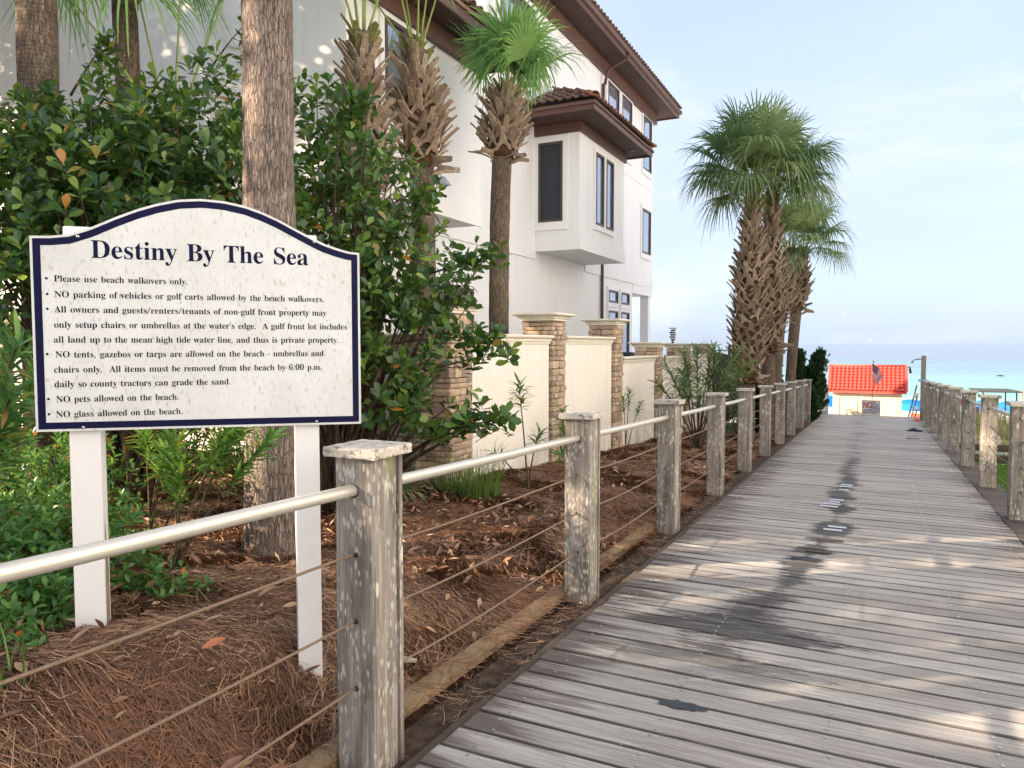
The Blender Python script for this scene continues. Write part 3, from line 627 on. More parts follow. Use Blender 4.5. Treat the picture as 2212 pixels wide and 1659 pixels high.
# ------------------------------------------------------------------ railings
def post_mesh(seed):
    rr = random.Random(seed); m = MB(); w, d, H = .083, .072, 1.075; zb = -.55; n = 5
    v = []
    for i in range(n+1):
        z = zb+(H-zb)*i/n; j = lambda: rr.uniform(-.0018, .0018); c = .008
        v += [(-w+c, -d+j(), z), (w-c, -d+j(), z), (w+j(), -d+c, z), (w+j(), d-c, z), (w-c, d+j(), z), (-w+c, d+j(), z), (-w+j(), d-c, z), (-w+j(), -d+c, z)]
    f = [(i*8+k, i*8+(k+1) % 8, i*8+8+(k+1) % 8, i*8+8+k) for i in range(n) for k in range(8)]
    f.append(tuple(n*8+k for k in range(8)))
    m.add(v, f)
    m.box(-w+.004, w+.004, d+.006, d+.028, zb, H-.004, b=.003)   # facing board behind a shadow gap
    return m.mesh('post', M['post'])
def cap_mesh(seed):
    rr = random.Random(seed); m = MB(); v = []; n = 6; s = .111
    ring = []
    for a in range(4):
        for t in range(n):
            q = t/n*2-1; p = [(q, -1), (1, q), (-q, 1), (-1, -q)][a]; ring.append(p)
    for z, k in ((0, .985), (.006, 1.0), (.026, 1.0), (.034, .97)):
        for p in ring: v.append((p[0]*s*k+rr.uniform(-.0025, .0025), (p[1]*s*k+rr.uniform(-.0025, .0025)), z+rr.uniform(-.0015, .0015)))
    N = len(ring); f = [(i*N+k, i*N+(k+1) % N, (i+1)*N+(k+1) % N, (i+1)*N+k) for i in range(3) for k in range(N)]
    v.append((0, 0, .036)); f += [(3*N+k, 3*N+(k+1) % N, 4*N) for k in range(N)]; f.append(tuple(range(N))[::-1])
    m.add(v, f); return m.mesh('post_cap', M['cap'])
pms = [post_mesh(s) for s in range(4)]; cms = [cap_mesh(s) for s in range(4)]
_c = MB(); _c.tube([(0, 0, 0), (0, .006, 0)], .0085, 8); cable_hole = _c.mesh('cable_hole', M['black'])
_c = MB(); _c.tube([(0, 0, 0), (0, .004, 0)], .0245, 14); rail_collar = _c.mesh('rail_collar', M['frame'])
def railing(name, x, ys, label):
    root = empty(name, (x, ys[0], deck_z(ys[0])), 0, label, 'railing', 'post and cable railings of the boardwalk')
    rr = random.Random(name+str(x))
    for i, y in enumerate(ys):
        p = link('post', pms[i % 4], root, (0, y-ys[0], deck_z(y)-deck_z(ys[0])), (0, rr.uniform(-.004, .004), rr.uniform(-.03, .03)))
        link('post_cap', cms[i % 4], p, (rr.uniform(-.006, .006), .008, 1.076), (rr.uniform(-.02, .02), rr.uniform(-.02, .02), rr.uniform(-.05, .05)))
        link('rail_collar', rail_collar, p, (0, -.0765, .958))
        for h in (.735, .50, .26): link('cable_hole', cable_hole, p, (rr.uniform(-.004, .01), -.0775, h))
        if i+1 < len(ys):
            y2 = ys[i+1]; L = y2-y; dz = deck_z(y2)-deck_z(y); oy, oz = y-ys[0], deck_z(y)-deck_z(ys[0])
            m = MB(); m.tube([(0, 0, 0), (0, L/2, dz/2-.004), (0, L, dz)], .0215, 14, caps=False)
            m.build('handrail', M['alu'], root, (0, oy, oz+.958))
            for h, sag in ((.735, rr.uniform(.006, .02)), (.50, rr.uniform(.006, .028)), (.26, rr.uniform(.008, .03))):
                if x > 0: sag *= 2.2
                pts = [(.004*math.sin(t*7), L*t, dz*t-4*sag*t*(1-t)) for t in np.linspace(0, 1, 13)]
                m = MB(); m.tube(pts, .0052, 6, caps=False)
                m.build('cable', M['cable'], root, (0, oy, oz+h))
    return root
YL = [2.11+2.153*(i-2) for i in range(13)]; YR = [8.37+2.153*(i-5) for i in range(13)]
YR = [y for y in YR if y < 25.8]; YL = [y for y in YL if y < 24.5]
railing('boardwalk_railing', -1.609, YL, 'lichen covered post and cable railing along the left side, beside the pine straw')
railing('boardwalk_railing', 1.264, YR, 'lichen covered post and cable railing along the right side of the boardwalk beside the lawn')

# ------------------------------------------------------------------ garden wall and stone pillars
WX = -4.0
def coping_profile(w, z, h=.115):   # stepped moulding half profile (offset outwards, z)
    return [(0, z), (.012, z), (.012, z+h*.22), (.026, z+h*.30), (.026, z+h*.52), (w, z+h*.70), (w+.006, z+h*.85), (w-.006, z+h)]
def coping_run(name, x0, x1, y0, y1, z, parent, w=.055, h=.115, mat=None):
    # moulding swept round a rectangle footprint
    pr = coping_profile(w, z, h); m = MB(); v = []; ox, oy = (x0+x1)/2, (y0+y1)/2
    for o_, zz in pr: v += [(x0-o_-ox, y0-o_-oy, zz-z), (x1+o_-ox, y0-o_-oy, zz-z), (x1+o_-ox, y1+o_-oy, zz-z), (x0-o_-ox, y1+o_-oy, zz-z)]
    f = [(3, 2, 1, 0)]
    for i in range(len(pr)-1):
        for k in range(4): f.append((i*4+k, i*4+(k+1) % 4, i*4+4+(k+1) % 4, i*4+4+k))
    n = (len(pr)-1)*4; f.append((n, n+1, n+2, n+3)); m.add(v, f)
    pl = parent.location if parent else Vector((0, 0, 0))
    return m.build(name, mat or M['coping'], parent, (ox-pl.x, oy-pl.y, z-pl.z))
def stone_mesh(seed):
    rr = random.Random(seed); v = []; idx = {}
    for i in range(3):
        for j in range(3):
            for k in range(3):
                if (i, j, k) == (1, 1, 1): continue
                p = [i/2-.5, j/2-.5, k/2-.5]; ext = sum(q != 1 for q in (i, j, k))
                s = {3: .90, 2: .965, 1: 1.03}[ext]
                idx[(i, j, k)] = len(v)
                v.append([c*s+rr.uniform(-.035, .035) for c in p])
    f = []
    for ax in range(3):
        for side in (0, 2):
            for a in range(2):
                for b in range(2):
                    q = []
                    for da, db in ((0, 0), (1, 0), (1, 1), (0, 1)):
                        c = [0, 0, 0]; c[ax] = side; c[(ax+1) % 3] = a+da; c[(ax+2) % 3] = b+db; q.append(idx[tuple(c)])
                    f.append(tuple(q) if side == 2 else tuple(q[::-1]))
    m = MB(); m.add(v, f); return m.mesh('stone', M['stone'])
sms = [stone_mesh(s) for s in range(8)]
def pillar(x0, y1, w, top, label, seed):
    """x1 (path face) = x0+w, far face y1"""
    rr = random.Random(seed); x1 = x0+w; y0 = y1-w
    zb = float(ground_z(x0+w/2, y0))-.25
    root = empty('stone_pillar', (x0+w/2, y0+w/2, zb), 0, label, 'pillar', 'stacked stone pillars of the garden wall')
    box_obj('mortar_core', x0+.045, x1-.045, y0+.045, y1-.045, zb, top-.10, M['mortar'], root)
    z = zb
    while z < top-.115:
        h = rr.choice((.055, .065, .08, .095, .11)); h = min(h, top-.10-z)
        if h < .03: break
        cut = rr.random() < .5
        for face in ('-y', '+x', '+y', '-x'):
            L = w; t = -L/2+(.0 if cut == (face in ('-y', '+y')) else .085); end = L/2-(.0 if cut == (face in ('-y', '+y')) else .085)
            while t < end-.02:
                l = rr.uniform(.11, .27)
                if end-(t+l) < .09: l = end-t
                if face in ('+y', '-x') and l < end-t: l = min(end-t, l+.12)
                c = t+l/2; dp = .10; out = rr.uniform(-.012, .014)
                o = w/2-dp/2+out
                loc = {'-y': (c, -o), '+y': (c, o), '+x': (o, c), '-x': (-o, c)}[face]
                sc = (l-.006, dp, h-.005) if face in ('-y', '+y') else (dp, l-.006, h-.005)
                link('stone', sms[rr.randrange(8)], root, (loc[0], loc[1], z-zb+h/2), (0, 0, rr.uniform(-.02, .02)), sc)
                t += l
        z += h
    coping_run('pillar_cap', x0-.012, x1+.012, y0-.012, y1+.012, top-.105, root, .085, .105)
    return root
PW = .48; SP = 2.755
PY = [7.12+.0, 9.86, 12.55, 15.28, 17.87, 20.64]
tops = [1.83, 1.83, 1.83, 1.44, 1.42, 1.42]
plab = ['stone pillar at the wall corner half hidden by the leafy shrub branches',
        'stone pillar between the two tall cream wall panels with a thin sapling in front',
        'tall stone pillar where the cream wall steps down to the lower panel',
        'short stone pillar at the far end of the lower cream panel, before the tall oleander',
        'short stone pillar seen through the oleander branches',
        'last stone pillar, next to the black metal pool fence']
for i, yy in enumerate(PY):
    pillar(WX-PW+.04, yy, PW, tops[i], plab[i], 40+i)
for j, xx in enumerate((-7.2, -9.95, -12.75)):
    pillar(xx, 7.40, PW, 1.83, ['stone pillar of the wall hidden behind the sign and shrub', 'stone pillar in the shade deep behind the leafy shrub', 'stone pillar at the far left edge glimpsed between shrub leaves left of the sign'][j], 60+j)
wall = empty('garden_wall', (WX, 7.2, -.5), 0, 'smooth cream stucco garden wall running between the stone pillars beside the planting bed', 'wall')
def panel(x0, x1, y0, y1, top):
    zb = float(min(ground_z(x0, y0), ground_z(x1, y1)))-.3
    box_obj('stucco_panel', x0, x1, y0, y1, zb, top-.115, M['wallstucco'], wall)
    coping_run('wall_coping', x0-.004, x1+.004, y0-.001, y1+.001, top-.1145, wall, .055, .115)
for i in range(5):
    panel(WX-.16, WX, PY[i]+.058, PY[i+1]-PW-.058, [1.52, 1.52, 1.17, 1.13, 1.13][i])
for j, (xa, xb) in enumerate(((-6.66, -4.50), (-9.41, -7.26), (-12.21, -10.01), (-22, -12.81))):
    panel(xa, xb, 7.02, 7.18, 1.52)

# ------------------------------------------------------------------ beach house
house = empty('beach_house', (-11.5, 16, -.6), 0, 'three storey cream stucco beach house with brown eaves and clay tile roofs', 'house')
HL = house.location
def hb(name, x0, x1, y0, y1, z0, z1, mat, b=0, parent=None):
    o = box_obj(name, x0, x1, y0, y1, z0, z1, mat, None, b)
    p = parent or house; base = HL if p is house else HL+p.location
    o.parent = p; o.location = o.location-base; return o
hb('main_wall', -16, -7, 11.052, 23.05, -1.6, 9.15, M['stucco'])
hb('upper_wall', -16, -7, 23.052, 25.35, 3.05, 9.15, M['stucco'])
hb('rear_wall', -16, -8.6, 23.054, 25.3, -1.8, 3.048, M['stucco'])
hb('porch_column', -7.30, -7.02, 24.98, 25.26, -1.8, 3.048, M['trim'])
hb('side_wall', -16, -7.0, 7.57, 11.05, -1.0, 3.385, M['stucco'])
hb('front_block', -16, -6.0, 7.57, 11.05, 3.387, 6.12, M['stucco']); hb('gable_wall', -16, -6.02, 7.575, 7.60, 6.121, 10.5, M['stucco'])
hb('tower_wall', -16, -7.9, 9.5, 11.05, 6.13, 9.15, M['stucco'])
# bands
def band(x, y0, y1, z0, z1, out=.03, name='trim_band'): hb(name, x+.001, x+out, y0, y1, z0, z1, M['trim'])
band(-7, 11.06, 15.50, 3.33, 3.62); band(-7, 18.70, 25.38, 3.33, 3.66); band(-7, 23.06, 25.36, 3.04, 3.329, .018)
band(-6, 7.56, 11.06, 3.36, 3.70); band(-7, 18.9, 25.38, 6.62, 6.68, .012)
# windows: frame, pane; casing in trim
def window(axis, at, a0, a1, z0, z1, casing=.10, mull=(), glass='glass', deep=.05, hbar=()):
    """axis 'x': plane x=at facing +x; axis 'y': plane y=at facing -y"""
    w = empty('window', ((at, (a0+a1)/2, z0) if axis == 'x' else ((a0+a1)/2, at, z0))); w.location = w.location-HL; w.parent = house
    s = 1 if axis == 'x' else -1
    def bx(name, b0, b1, zz0, zz1, d0, d1, mat):
        lo, hi = sorted((at+s*d0, at+s*d1))
        return hb(name, lo, hi, b0, b1, zz0, zz1, mat, parent=w) if axis == 'x' else hb(name, b0, b1, lo, hi, zz0, zz1, mat, parent=w)
    c = casing
    bx('casing', a0-c, a0, z0-c*1.5, z1+c, .001, .04, M['trim']); bx('casing', a1, a1+c, z0-c*1.5, z1+c, .001, .04, M['trim'])
    bx('sill', a0+.001, a1-.001, z0-c*1.5, z0, .001, .042, M['trim']); bx('casing', a0+.001, a1-.001, z1, z1+c, .001, .038, M['trim'])
    bx('pane', a0+.02, a1-.02, z0+.02, z1-.02, .002, .008, M[glass])
    f = .055
    bx('frame', a0, a0+f, z0, z1, .0085, .05, M['frame']); bx('frame', a1-f, a1, z0, z1, .0085, .05, M['frame'])
    bx('frame', a0+f+.001, a1-f-.001, z0, z0+f, .0085, .048, M['frame']); bx('frame', a0+f+.001, a1-f-.001, z1-f, z1, .0085, .048, M['frame'])
    for q in mull: bx('mullion', q-.05, q+.05, z0+f+.001, z1-f-.001, .0085, .056, M['frame'])
    for q in hbar: bx('glazing_bar', a0+f+.001, a1-f-.001, q-.03, q+.03, .0085, .044, M['frame'])
    return w
window('x', -7, 20.45, 21.45, 7.15, 8.88, .11); window('x', -7, 21.75, 22.75, 7.15, 8.88, .11)
window('x', -7, 24.05, 25.02, 7.17, 8.90, .11); window('x', -7, 24.02, 25.02, 4.42, 5.88, .12)
window('x', -7, 20.62, 21.50, 2.62, 2.98, .09); window('x', -7, 21.82, 22.64, 2.62, 2.98, .09)
window('x', -7, 20.62, 21.50, .60, 2.385, .09); window('x', -7, 21.82, 22.64, .60, 2.385, .09)
window('x', -7, 13.7, 15.42, 7.45, 8.8, .11, mull=(14.5,))
window('x', -7, 11.50, 12.55, 1.0, 2.46, .10)
window('x', -6, 8.33, 9.25, 4.45, 5.78, .09, mull=(8.80,))
m = MB(); m.tube([(0, 0, 0), (0, -.05, 0)], .23, 28, sm=False); m.build('round_molding', M['trim'], house, Vector((-7.80, 7.568, 5.62))-HL)
# vent hood
m = MB(); m.add([(0, -.08, 0), (0, .08, 0), (0, .08, .14), (0, -.08, .14), (.11, -.08, 0), (.11, .08, 0)], [(0, 1, 5, 4), (0, 4, 3), (1, 2, 5), (3, 4, 5, 2), (0, 3, 2, 1)])
m.build('vent_hood', M['greyboard'], house, Vector((-5.999, 9.86, 3.83))-HL)
# bay
BYa, BYb, BXo = 15.50, 18.68, -5.92
hb('bay_wall', -6.999, BXo, BYa, BYb, 3.52, 6.06, M['stucco'])
hb('bay_band', -6.998, BXo+.03, BYa-.03, BYb+.03, 3.50, 3.76, M['trim'])
window('y', BYa, -6.90, -6.31, 4.14, 5.90, .12, glass='screen')
window('x', BXo, 16.46, 17.02, 4.18, 5.84, .08); window('x', BXo, 17.19, 17.74, 4.18, 5.84, .08)
hb('bay_beam', -6.999, BXo+.06, BYa-.06, BYb+.06, 6.0605, 6.27, M['brown'])
hb('soffit', -6.999, -5.32, 14.68, 19.05, 6.272, 6.30, M['soffit'])
for (x0, x1, y0, y1) in ((-6.999, -5.28, 14.64, 14.675), (-5.315, -5.28, 14.676, 19.05), (-6.999, -5.28, 19.051, 19.085)):
    hb('fascia', x0, x1, y0, y1, 6.235, 6.40, M['brown'])
for (x, y) in ((-6.5, 17.5), (-6.35, 16.2)):
    m = MB(); m.tube([(0, 0, 0), (0, 0, .012)], .085, 16); m.build('recessed_light', M['trim'], house, Vector((x, y, 3.494))-HL)
m = MB(); m.tube([(0, 0, 0), (0, 0, .014)], .085, 16); m.build('recessed_light', M['frame'], house, Vector((-5.6, 18.3, 6.262))-HL)
def tile_mesh(name='roof_tile', mat='tile', L=.36, r=.085, arc=150, n=6):
    m = MB(); v = []
    for y, k, zz in ((0, 1.0, .012), (L, .86, 0)):
        for rad in (r, r-.013):
            for i in range(n+1):
                a = R(90-arc/2+arc*i/n); v.append((rad*k*math.cos(a), y, rad*k*math.sin(a)+zz))
    q = n+1; f = []
    for i in range(n):
        f += [(i, i+1, 2*q+i+1, 2*q+i), (q+i+1, q+i, 3*q+i, 3*q+i+1), (i+1, i, q+i, q+i+1), (2*q+i, 2*q+i+1, 3*q+i+1, 3*q+i)]
    f += [(0, 2*q, 3*q, q), (n, q+n, 3*q+n, 2*q+n)]
    m.add(v, f, True); return m.mesh(name, M[mat])
TM = tile_mesh(); RM = tile_mesh('ridge_tile', 'ridge', .40, .13, 175, 8)
def tile(me, p, up, side_jit=.0, name='roof_tile', s=1):
    """tile at p, long axis along up (unit vector upslope)"""
    u = Vector(up).normalized(); x = u.cross(Vector((0, 0, 1))).normalized(); z = x.cross(u)
    o = link(name, me, house); mt = Matrix(((x.x, u.x, z.x, 0), (x.y, u.y, z.y, 0), (x.z, u.z, z.z, 0), (0, 0, 0, 1)))
    o.rotation_euler = mt.to_euler(); o.location = Vector(p)-HL; o.scale = (s*random.uniform(.96, 1.04),)*3
    return o
def tiled_slope(e0, e1, up, length, h0, h1, pitch=.205, course=.30, maxc=99):
    """tiles from eave e0..e1 (points), up = upslope unit vector; h0/h1 = hip inset per metre upslope at either end"""
    e0, e1, up = Vector(e0), Vector(e1), Vector(up).normalized(); L = (e1-e0).length; d = (e1-e0)/L
    n = int(L/pitch)
    for i in range(n+1):
        t = (i+.5)*L/(n+1)
        for c in range(min(maxc, int(length/course)+1)):
            s = c*course
            if t < h0*s or (L-t) < h1*s or s > length: continue
            tile(TM, e0+d*t+up*s+Vector((0, 0, .035+.006*c % .01)), up)
def slab(name, pts, mat, t=.06):
    m = MB(); n = len(pts); v = [tuple(Vector(p)-HL) for p in pts]+[tuple(Vector(p)-HL-Vector((0, 0, t))) for p in pts]
    m.add(v, [tuple(range(n)), tuple(range(n, 2*n))[::-1]]+[(i, n+i, n+(i+1) % n, (i+1) % n) for i in range(n)]); return m.build(name, mat, house)
# bay hip roof
ez, rz, rx, ry0, ry1 = 6.40, 7.18, -6.72, 16.25, 17.55
e = {'a': (-6.99, 14.60, ez), 'b': (-5.25, 14.60, ez), 'c': (-5.25, 19.12, ez), 'd': (-6.99, 19.12, ez), 'r0': (rx, ry0, rz), 'r1': (rx, ry1, rz), 'w0': (-6.99, ry0, rz), 'w1': (-6.99, ry1, rz)}
slab('bay_roof', [e['a'], e['b'], e['r0'], e['w0']], M['tile']); slab('bay_roof', [e['b'], e['c'], e['r1'], e['r0']], M['tile']); slab('bay_roof', [e['c'], e['d'], e['w1'], e['r1']], M['tile'])
upy = Vector((0, ry0-14.60, rz-ez)).normalized(); upx = Vector((rx+5.25, 0, rz-ez)).normalized()
tiled_slope((-6.95, 14.58, ez), (-5.27, 14.58, ez), upy, 1.78, 0, .86)
tiled_slope((-5.23, 14.62, ez), (-5.23, 19.10, ez), upx, 1.6, 1.0, .92)
for i in range(5): tile(RM, (rx-.02, 16.15+i*.33, rz+.01), (0, 1, 0), name='ridge_tile')
for i in range(6):
    t = i/6.0; p = Vector(e['b']).lerp(Vector(e['r0']), t)+Vector((0, 0, .05)); tile(RM, p, Vector(e['r0'])-Vector(e['b']), name='ridge_tile', s=.86)
for i in range(6):
    t = i/6.0; p = Vector(e['c']).lerp(Vector(e['r1']), t)+Vector((0, 0, .05)); tile(RM, p, Vector(e['r1'])-Vector(e['c']), name='ridge_tile', s=.86)
# main eave
hb('eave_beam', -7.0+.001, -6.90, 11.06, 25.40, 8.93, 9.28, M['brown'])
hb('eave_beam', -16, -6.90, 25.402, 25.50, 8.93, 9.28, M['brown'])
hb('soffit', -16, -6.33, 11.0, 26.08, 9.282, 9.31, M['soffit'])
hb('fascia', -6.329, -6.29, 11.0, 26.12, 9.24, 9.46, M['brown']); hb('fascia', -16, -6.33, 26.081, 26.12, 9.24, 9.46, M['brown'])
m = MB(); m.add([(x, y, z) for y in (11.0-16, 26.14-16) for x, z in ((0, 0), (.075, .01), (.10, .10), (.088, .10), (.066, .022), (.012, .012), (.012, .11), (0, .11))],
                [(i, (i+1) % 8, 8+(i+1) % 8, 8+i) for i in range(8)]+[tuple(range(8))[::-1], tuple(range(8, 16))]); m.build('gutter', M['brown'], house, Vector((-6.289, 16, 9.35))-HL)
slab('main_roof', [(-6.25, 11.0, 9.47), (-6.25, 26.2, 9.47), (-11.5, 21.0, 11.6), (-11.5, 11.0, 11.6)], M['tile']); slab('main_roof', [(-6.25, 26.2, 9.47), (-16.8, 26.2, 9.47), (-11.5, 21.0, 11.6)], M['tile'])
slab('main_roof', [(-11.5, 11.0, 11.6), (-11.5, 21.0, 11.6), (-16.8, 26.2, 9.47), (-16.8, 11, 9.47)], M['tile'])
um = Vector((-5.25, 0, 2.13)).normalized()
tiled_slope((-6.22, 11.1, 9.48), (-6.22, 26.15, 9.48), um, .31, 0, 0, .235)
# block eave
hb('eave_beam', -6+.001, -5.90, 7.60, 11.12, 5.85, 6.12, M['brown'])
hb('soffit', -16, -5.49, 7.605, 11.60, 6.122, 6.15, M['soffit'])
hb('fascia', -5.489, -5.45, 7.605, 11.64, 6.09, 6.28, M['brown']); hb('fascia', -8, -5.49, 11.601, 11.64, 6.09, 6.28, M['brown'])
slab('block_roof', [(-5.42, 7.61, 6.29), (-5.42, 11.66, 6.29), (-8.2, 11.66, 7.2), (-8.2, 7.61, 7.2)], M['tile'])
ub = Vector((-2.78, 0, .91)).normalized()
tiled_slope((-5.40, 7.62, 6.30), (-5.40, 11.65, 6.30), ub, 2.4, 0, 0, .235)
# downspout
m = MB(); m.tube([(-6.24, 20.05, 9.34), (-6.30, 20.05, 9.22), (-6.55, 20.0, 9.10), (-6.80, 19.98, 8.98), (-6.84, 19.98, 8.86), (-6.90, 19.98, 8.6)], .042, 8); m.v = [(a-HL.x, b-HL.y, c-HL.z) for a, b, c in m.v]; m.build('downspout', M['brown'], house)
m = MB(); m.tube([(-6.94, 19.98, 8.62), (-6.94, 19.98, -1.0)], .045, 8); m.v = [(a-HL.x, b-HL.y, c-HL.z) for a, b, c in m.v]; m.build('downspout', M['brown'], house)

# right house (eave seen) lengthened to bounce sun; left one added for shade
def neighbour(x0, x1, y0, y1, z1, label, ov=.8):
    rt = empty('neighbour_house', ((x0+x1)/2, (y0+y1)/2, -1), 0, label, 'house')
    box_obj('wall', x0, x1, y0, y1, -1.5, z1, M['neighbour'], rt); box_obj('fascia', x0-ov, x1+ov, y0-ov, y1+ov, z1+.002, z1+.25, M['trim'], rt)
    cx, cy = (x0+x1)/2, (y0+y1)/2; m = MB(); a, b, c, d = x0-ov+.15-cx, x1+ov-.15-cx, y0-ov+.15-cy, y1+ov-.6-cy; h = 2.0
    m.add([(a, c, 0), (b, c, 0), (b, d, 0), (a, d, 0), (0, c+4, h), (0, d-4, h)], [(0, 1, 4), (1, 2, 5, 4), (2, 3, 5), (3, 0, 4, 5), (3, 2, 1, 0)])
    m.build('roof', M['tile'], rt, (0, 0, z1+.26+1))
    for k, yy in enumerate(np.arange(y0+2, y1-2, 3.2)):
        for zz in (1.2, 4.4, 7.4):
            if zz+1.6 > z1: continue
            for xs_ in ((x0-.03, x0+.02), (x1-.02, x1+.03)):
                w = box_obj('window', *xs_, yy, yy+1.2, zz, zz+1.5, M['glass'], rt)
    return rt
neighbour(5.6, 15, -12.0, 33.3, 10.6, 'white neighbouring house whose pale eave corner pokes into the right edge of the sky')
neighbour(-24, -12.5, -17, -10, 7.6, 'unseen house added behind the camera to the left to block the sun')

# ------------------------------------------------------------------ entrance sign
def gwidth(s, ls): return sum((GLYPHS[c][0] if c in GLYPHS else (250 if c == ' ' else 300))+ls for c in s)-ls
def text_mesh(name, s, cap, target, mat, thick=0):
    """flat serif lettering in the xy plane, baseline at y=0, stretched to a width by letter spacing"""
    k = cap/455.0
    ls = (target/k-gwidth(s, 0))/max(1, len(s)-1); kx = k
    if ls < -12: kx = k*(target/k)/(gwidth(s, -12)); ls = -12
    cu = bpy.data.curves.new(name, 'CURVE'); cu.dimensions = '2D'; cu.fill_mode = 'FRONT'
    x = 0
    for c in s:
        if c in GLYPHS:
            for sp in GLYPHS[c][1]:
                n = len(sp)//2; q = cu.splines.new('POLY'); q.points.add(n-1)
                for i in range(n): q.points[i].co = ((x+sp[2*i])*kx, sp[2*i+1]*k, 0, 1)
                q.use_cyclic_u = True
        x += (GLYPHS[c][0] if c in GLYPHS else (250 if c == ' ' else 300))+ls
    o = bpy.data.objects.new(name, cu); COL.objects.link(o); bpy.context.view_layer.update()
    me = bpy.data.meshes.new_from_object(o.evaluated_get(bpy.context.evaluated_depsgraph_get()))
    bpy.data.objects.remove(o); me.materials.clear(); me.materials.append(mat); return me
def sans_mesh(name, s, size, mat, sx=1, bold=.0):
    cu = bpy.data.curves.new(name, 'FONT'); cu.body = s; cu.size = size; cu.offset = bold
    o = bpy.data.objects.new(name, cu); COL.objects.link(o); bpy.context.view_layer.update()
    me = bpy.data.meshes.new_from_object(o.evaluated_get(bpy.context.evaluated_depsgraph_get()))
    bpy.data.objects.remove(o); me.materials.clear(); me.materials.append(mat)
    for v in me.vertices: v.co.x *= sx
    return me
S0 = Vector((-2.672, 1.614, 0)); SDIR = Vector((.7005, .7137, 0)); SW = 1.1406
sang = math.atan2(SDIR.y, SDIR.x)
sign = empty('entrance_sign', (S0.x, S0.y, 0), sang, 'white arched beach rules sign with navy border on two white posts beside the boardwalk', 'sign')
ARCH = [(0, 1.779), (.06, 1.781), (.121, 1.790), (.19, 1.817), (.27, 1.858), (.34, 1.890), (.408, 1.915), (.48, 1.934), (.559, 1.942), (.64, 1.938), (.714, 1.925), (.775, 1.905), (.831, 1.881), (.917, 1.837), (.965, 1.813), (1.005, 1.795), (1.055, 1.779), (1.10, 1.768), (SW, 1.765)]
def arch_z(s, dz=0):
    s = min(max(s, 0), SW)
    for (a, za), (b, zb) in zip(ARCH, ARCH[1:]):
        if s <= b: return za+(zb-za)*(s-a)/(b-a)+dz
    return ARCH[-1][1]+dz
def outline(ins, n=60):
    bl = lambda s: 1.089+(1.078-1.089)*s/SW
    pts = [(ins, bl(ins)+ins), (SW-ins, bl(SW-ins)+ins)]
    for i in range(n+1):
        s = SW-ins-(SW-2*ins)*i/n; pts.append((s, arch_z(s)-ins*(1.0+.25*abs(arch_z(s+.01)-arch_z(s-.01))/.02)))
    return pts
def plate(name, out, inner, y0, y1, mat):
    m = MB(); n = len(out)
    if inner is None:
        v = [(x, y0, z) for x, z in out]+[(x, y1, z) for x, z in out]
        m.add(v, [tuple(range(n)), tuple(range(n, 2*n))[::-1]]+[(i, n+i, n+(i+1) % n, (i+1) % n) for i in range(n)])
    else:
        v = [(x, y0, z) for x, z in out]+[(x, y0, z) for x, z in inner]+[(x, y1, z) for x, z in out]+[(x, y1, z) for x, z in inner]; f = []
        for i in range(n):
            j = (i+1) % n; f += [(i, j, n+j, n+i), (i, 2*n+i, 2*n+j, j), (n+i, n+j, 3*n+j, 3*n+i)]
        m.add(v, f)
    return m.build(name, mat, sign)
plate('sign_panel', outline(0), None, -.012, .012, M['signface'])
plate('navy_border', outline(.0085), outline(.0325), -.0132, -.0121, M['navy'])
def on_sign(me, name, s, z, lift=.0128, rot=0):
    return link(name, me, sign, (s, -lift, z), (R(90), rot, 0))
on_sign(text_mesh('title', 'Destiny By The Sea', .0635, .757, M['navy']), 'title_lettering', .187, 1.709)
LINES = [('Please use beach walkovers only.', .070, .507, 1.622), ('NO parking of vehicles or golf carts allowed by the beach walkovers.', .070, 1.003, 1.5665), ('All owners and guests/renters/tenants of non-gulf front property may', .069, 1.009, 1.513),
         ("only setup chairs or umbrellas at the water's edge.  A gulf front lot includes", .066, 1.090, 1.459), ('all land up to the mean high tide water line, and thus is private property.', .063, 1.056, 1.406),
         ('NO tents, gazebos or tarps are allowed on the beach - umbrellas and', .067, .997, 1.353), ('chairs only.  All items must be removed from the beach by 6:00 p.m.', .061, .990, 1.299), ('daily so county tractors can grade the sand.', .061, .650, 1.247),
         ('NO pets allowed on the beach.', .065, .468, 1.193), ('NO glass allowed on the beach.', .063, .480, 1.139)]
for t, a, b, z in LINES: on_sign(text_mesh('rule', t, .0225, b-a, M['ink']), 'rule_lettering', a, z-.0005)
for a, z in ((.048, 1.632), (.049, 1.577), (.048, 1.525), (.043, 1.365), (.042, 1.205), (.042, 1.151)):
    m = MB(); m.add([(.0045*math.cos(k*math.pi/7), .0045*math.sin(k*math.pi/7), 0) for k in range(14)], [tuple(range(14))]); on_sign(m.mesh('bullet', M['ink']), 'bullet_mark', a, z)
for a, z in ((.150, 1.783), (.965, 1.800), (.148, 1.100), (.965, 1.093)):
    m = MB(); m.tube([(0, 0, 0), (0, 0, .003)], .0055, 10); on_sign(m.mesh('screw', M['steel']), 'screw_head', a, z, .0135)
for a0, a1, zt, zb, tilt in ((.098, .198, 1.822, .05, .012), (.884, .977, 1.830, -.35, 0)):
    m = MB(); m.box(-(a1-a0)/2, (a1-a0)/2, .0135, .112, zb, zt, b=.004); m.build('post', M['white'], sign, ((a0+a1)/2, 0, 0))
m = MB(); m.add([(.199, .030, .20), (.200, .090, .20), (.200, .090, .55), (.199, .045, .75), (.199, .032, .5)], [(0, 1, 2, 3, 4)]); m.build('peeling_strip', M['timber'], sign)

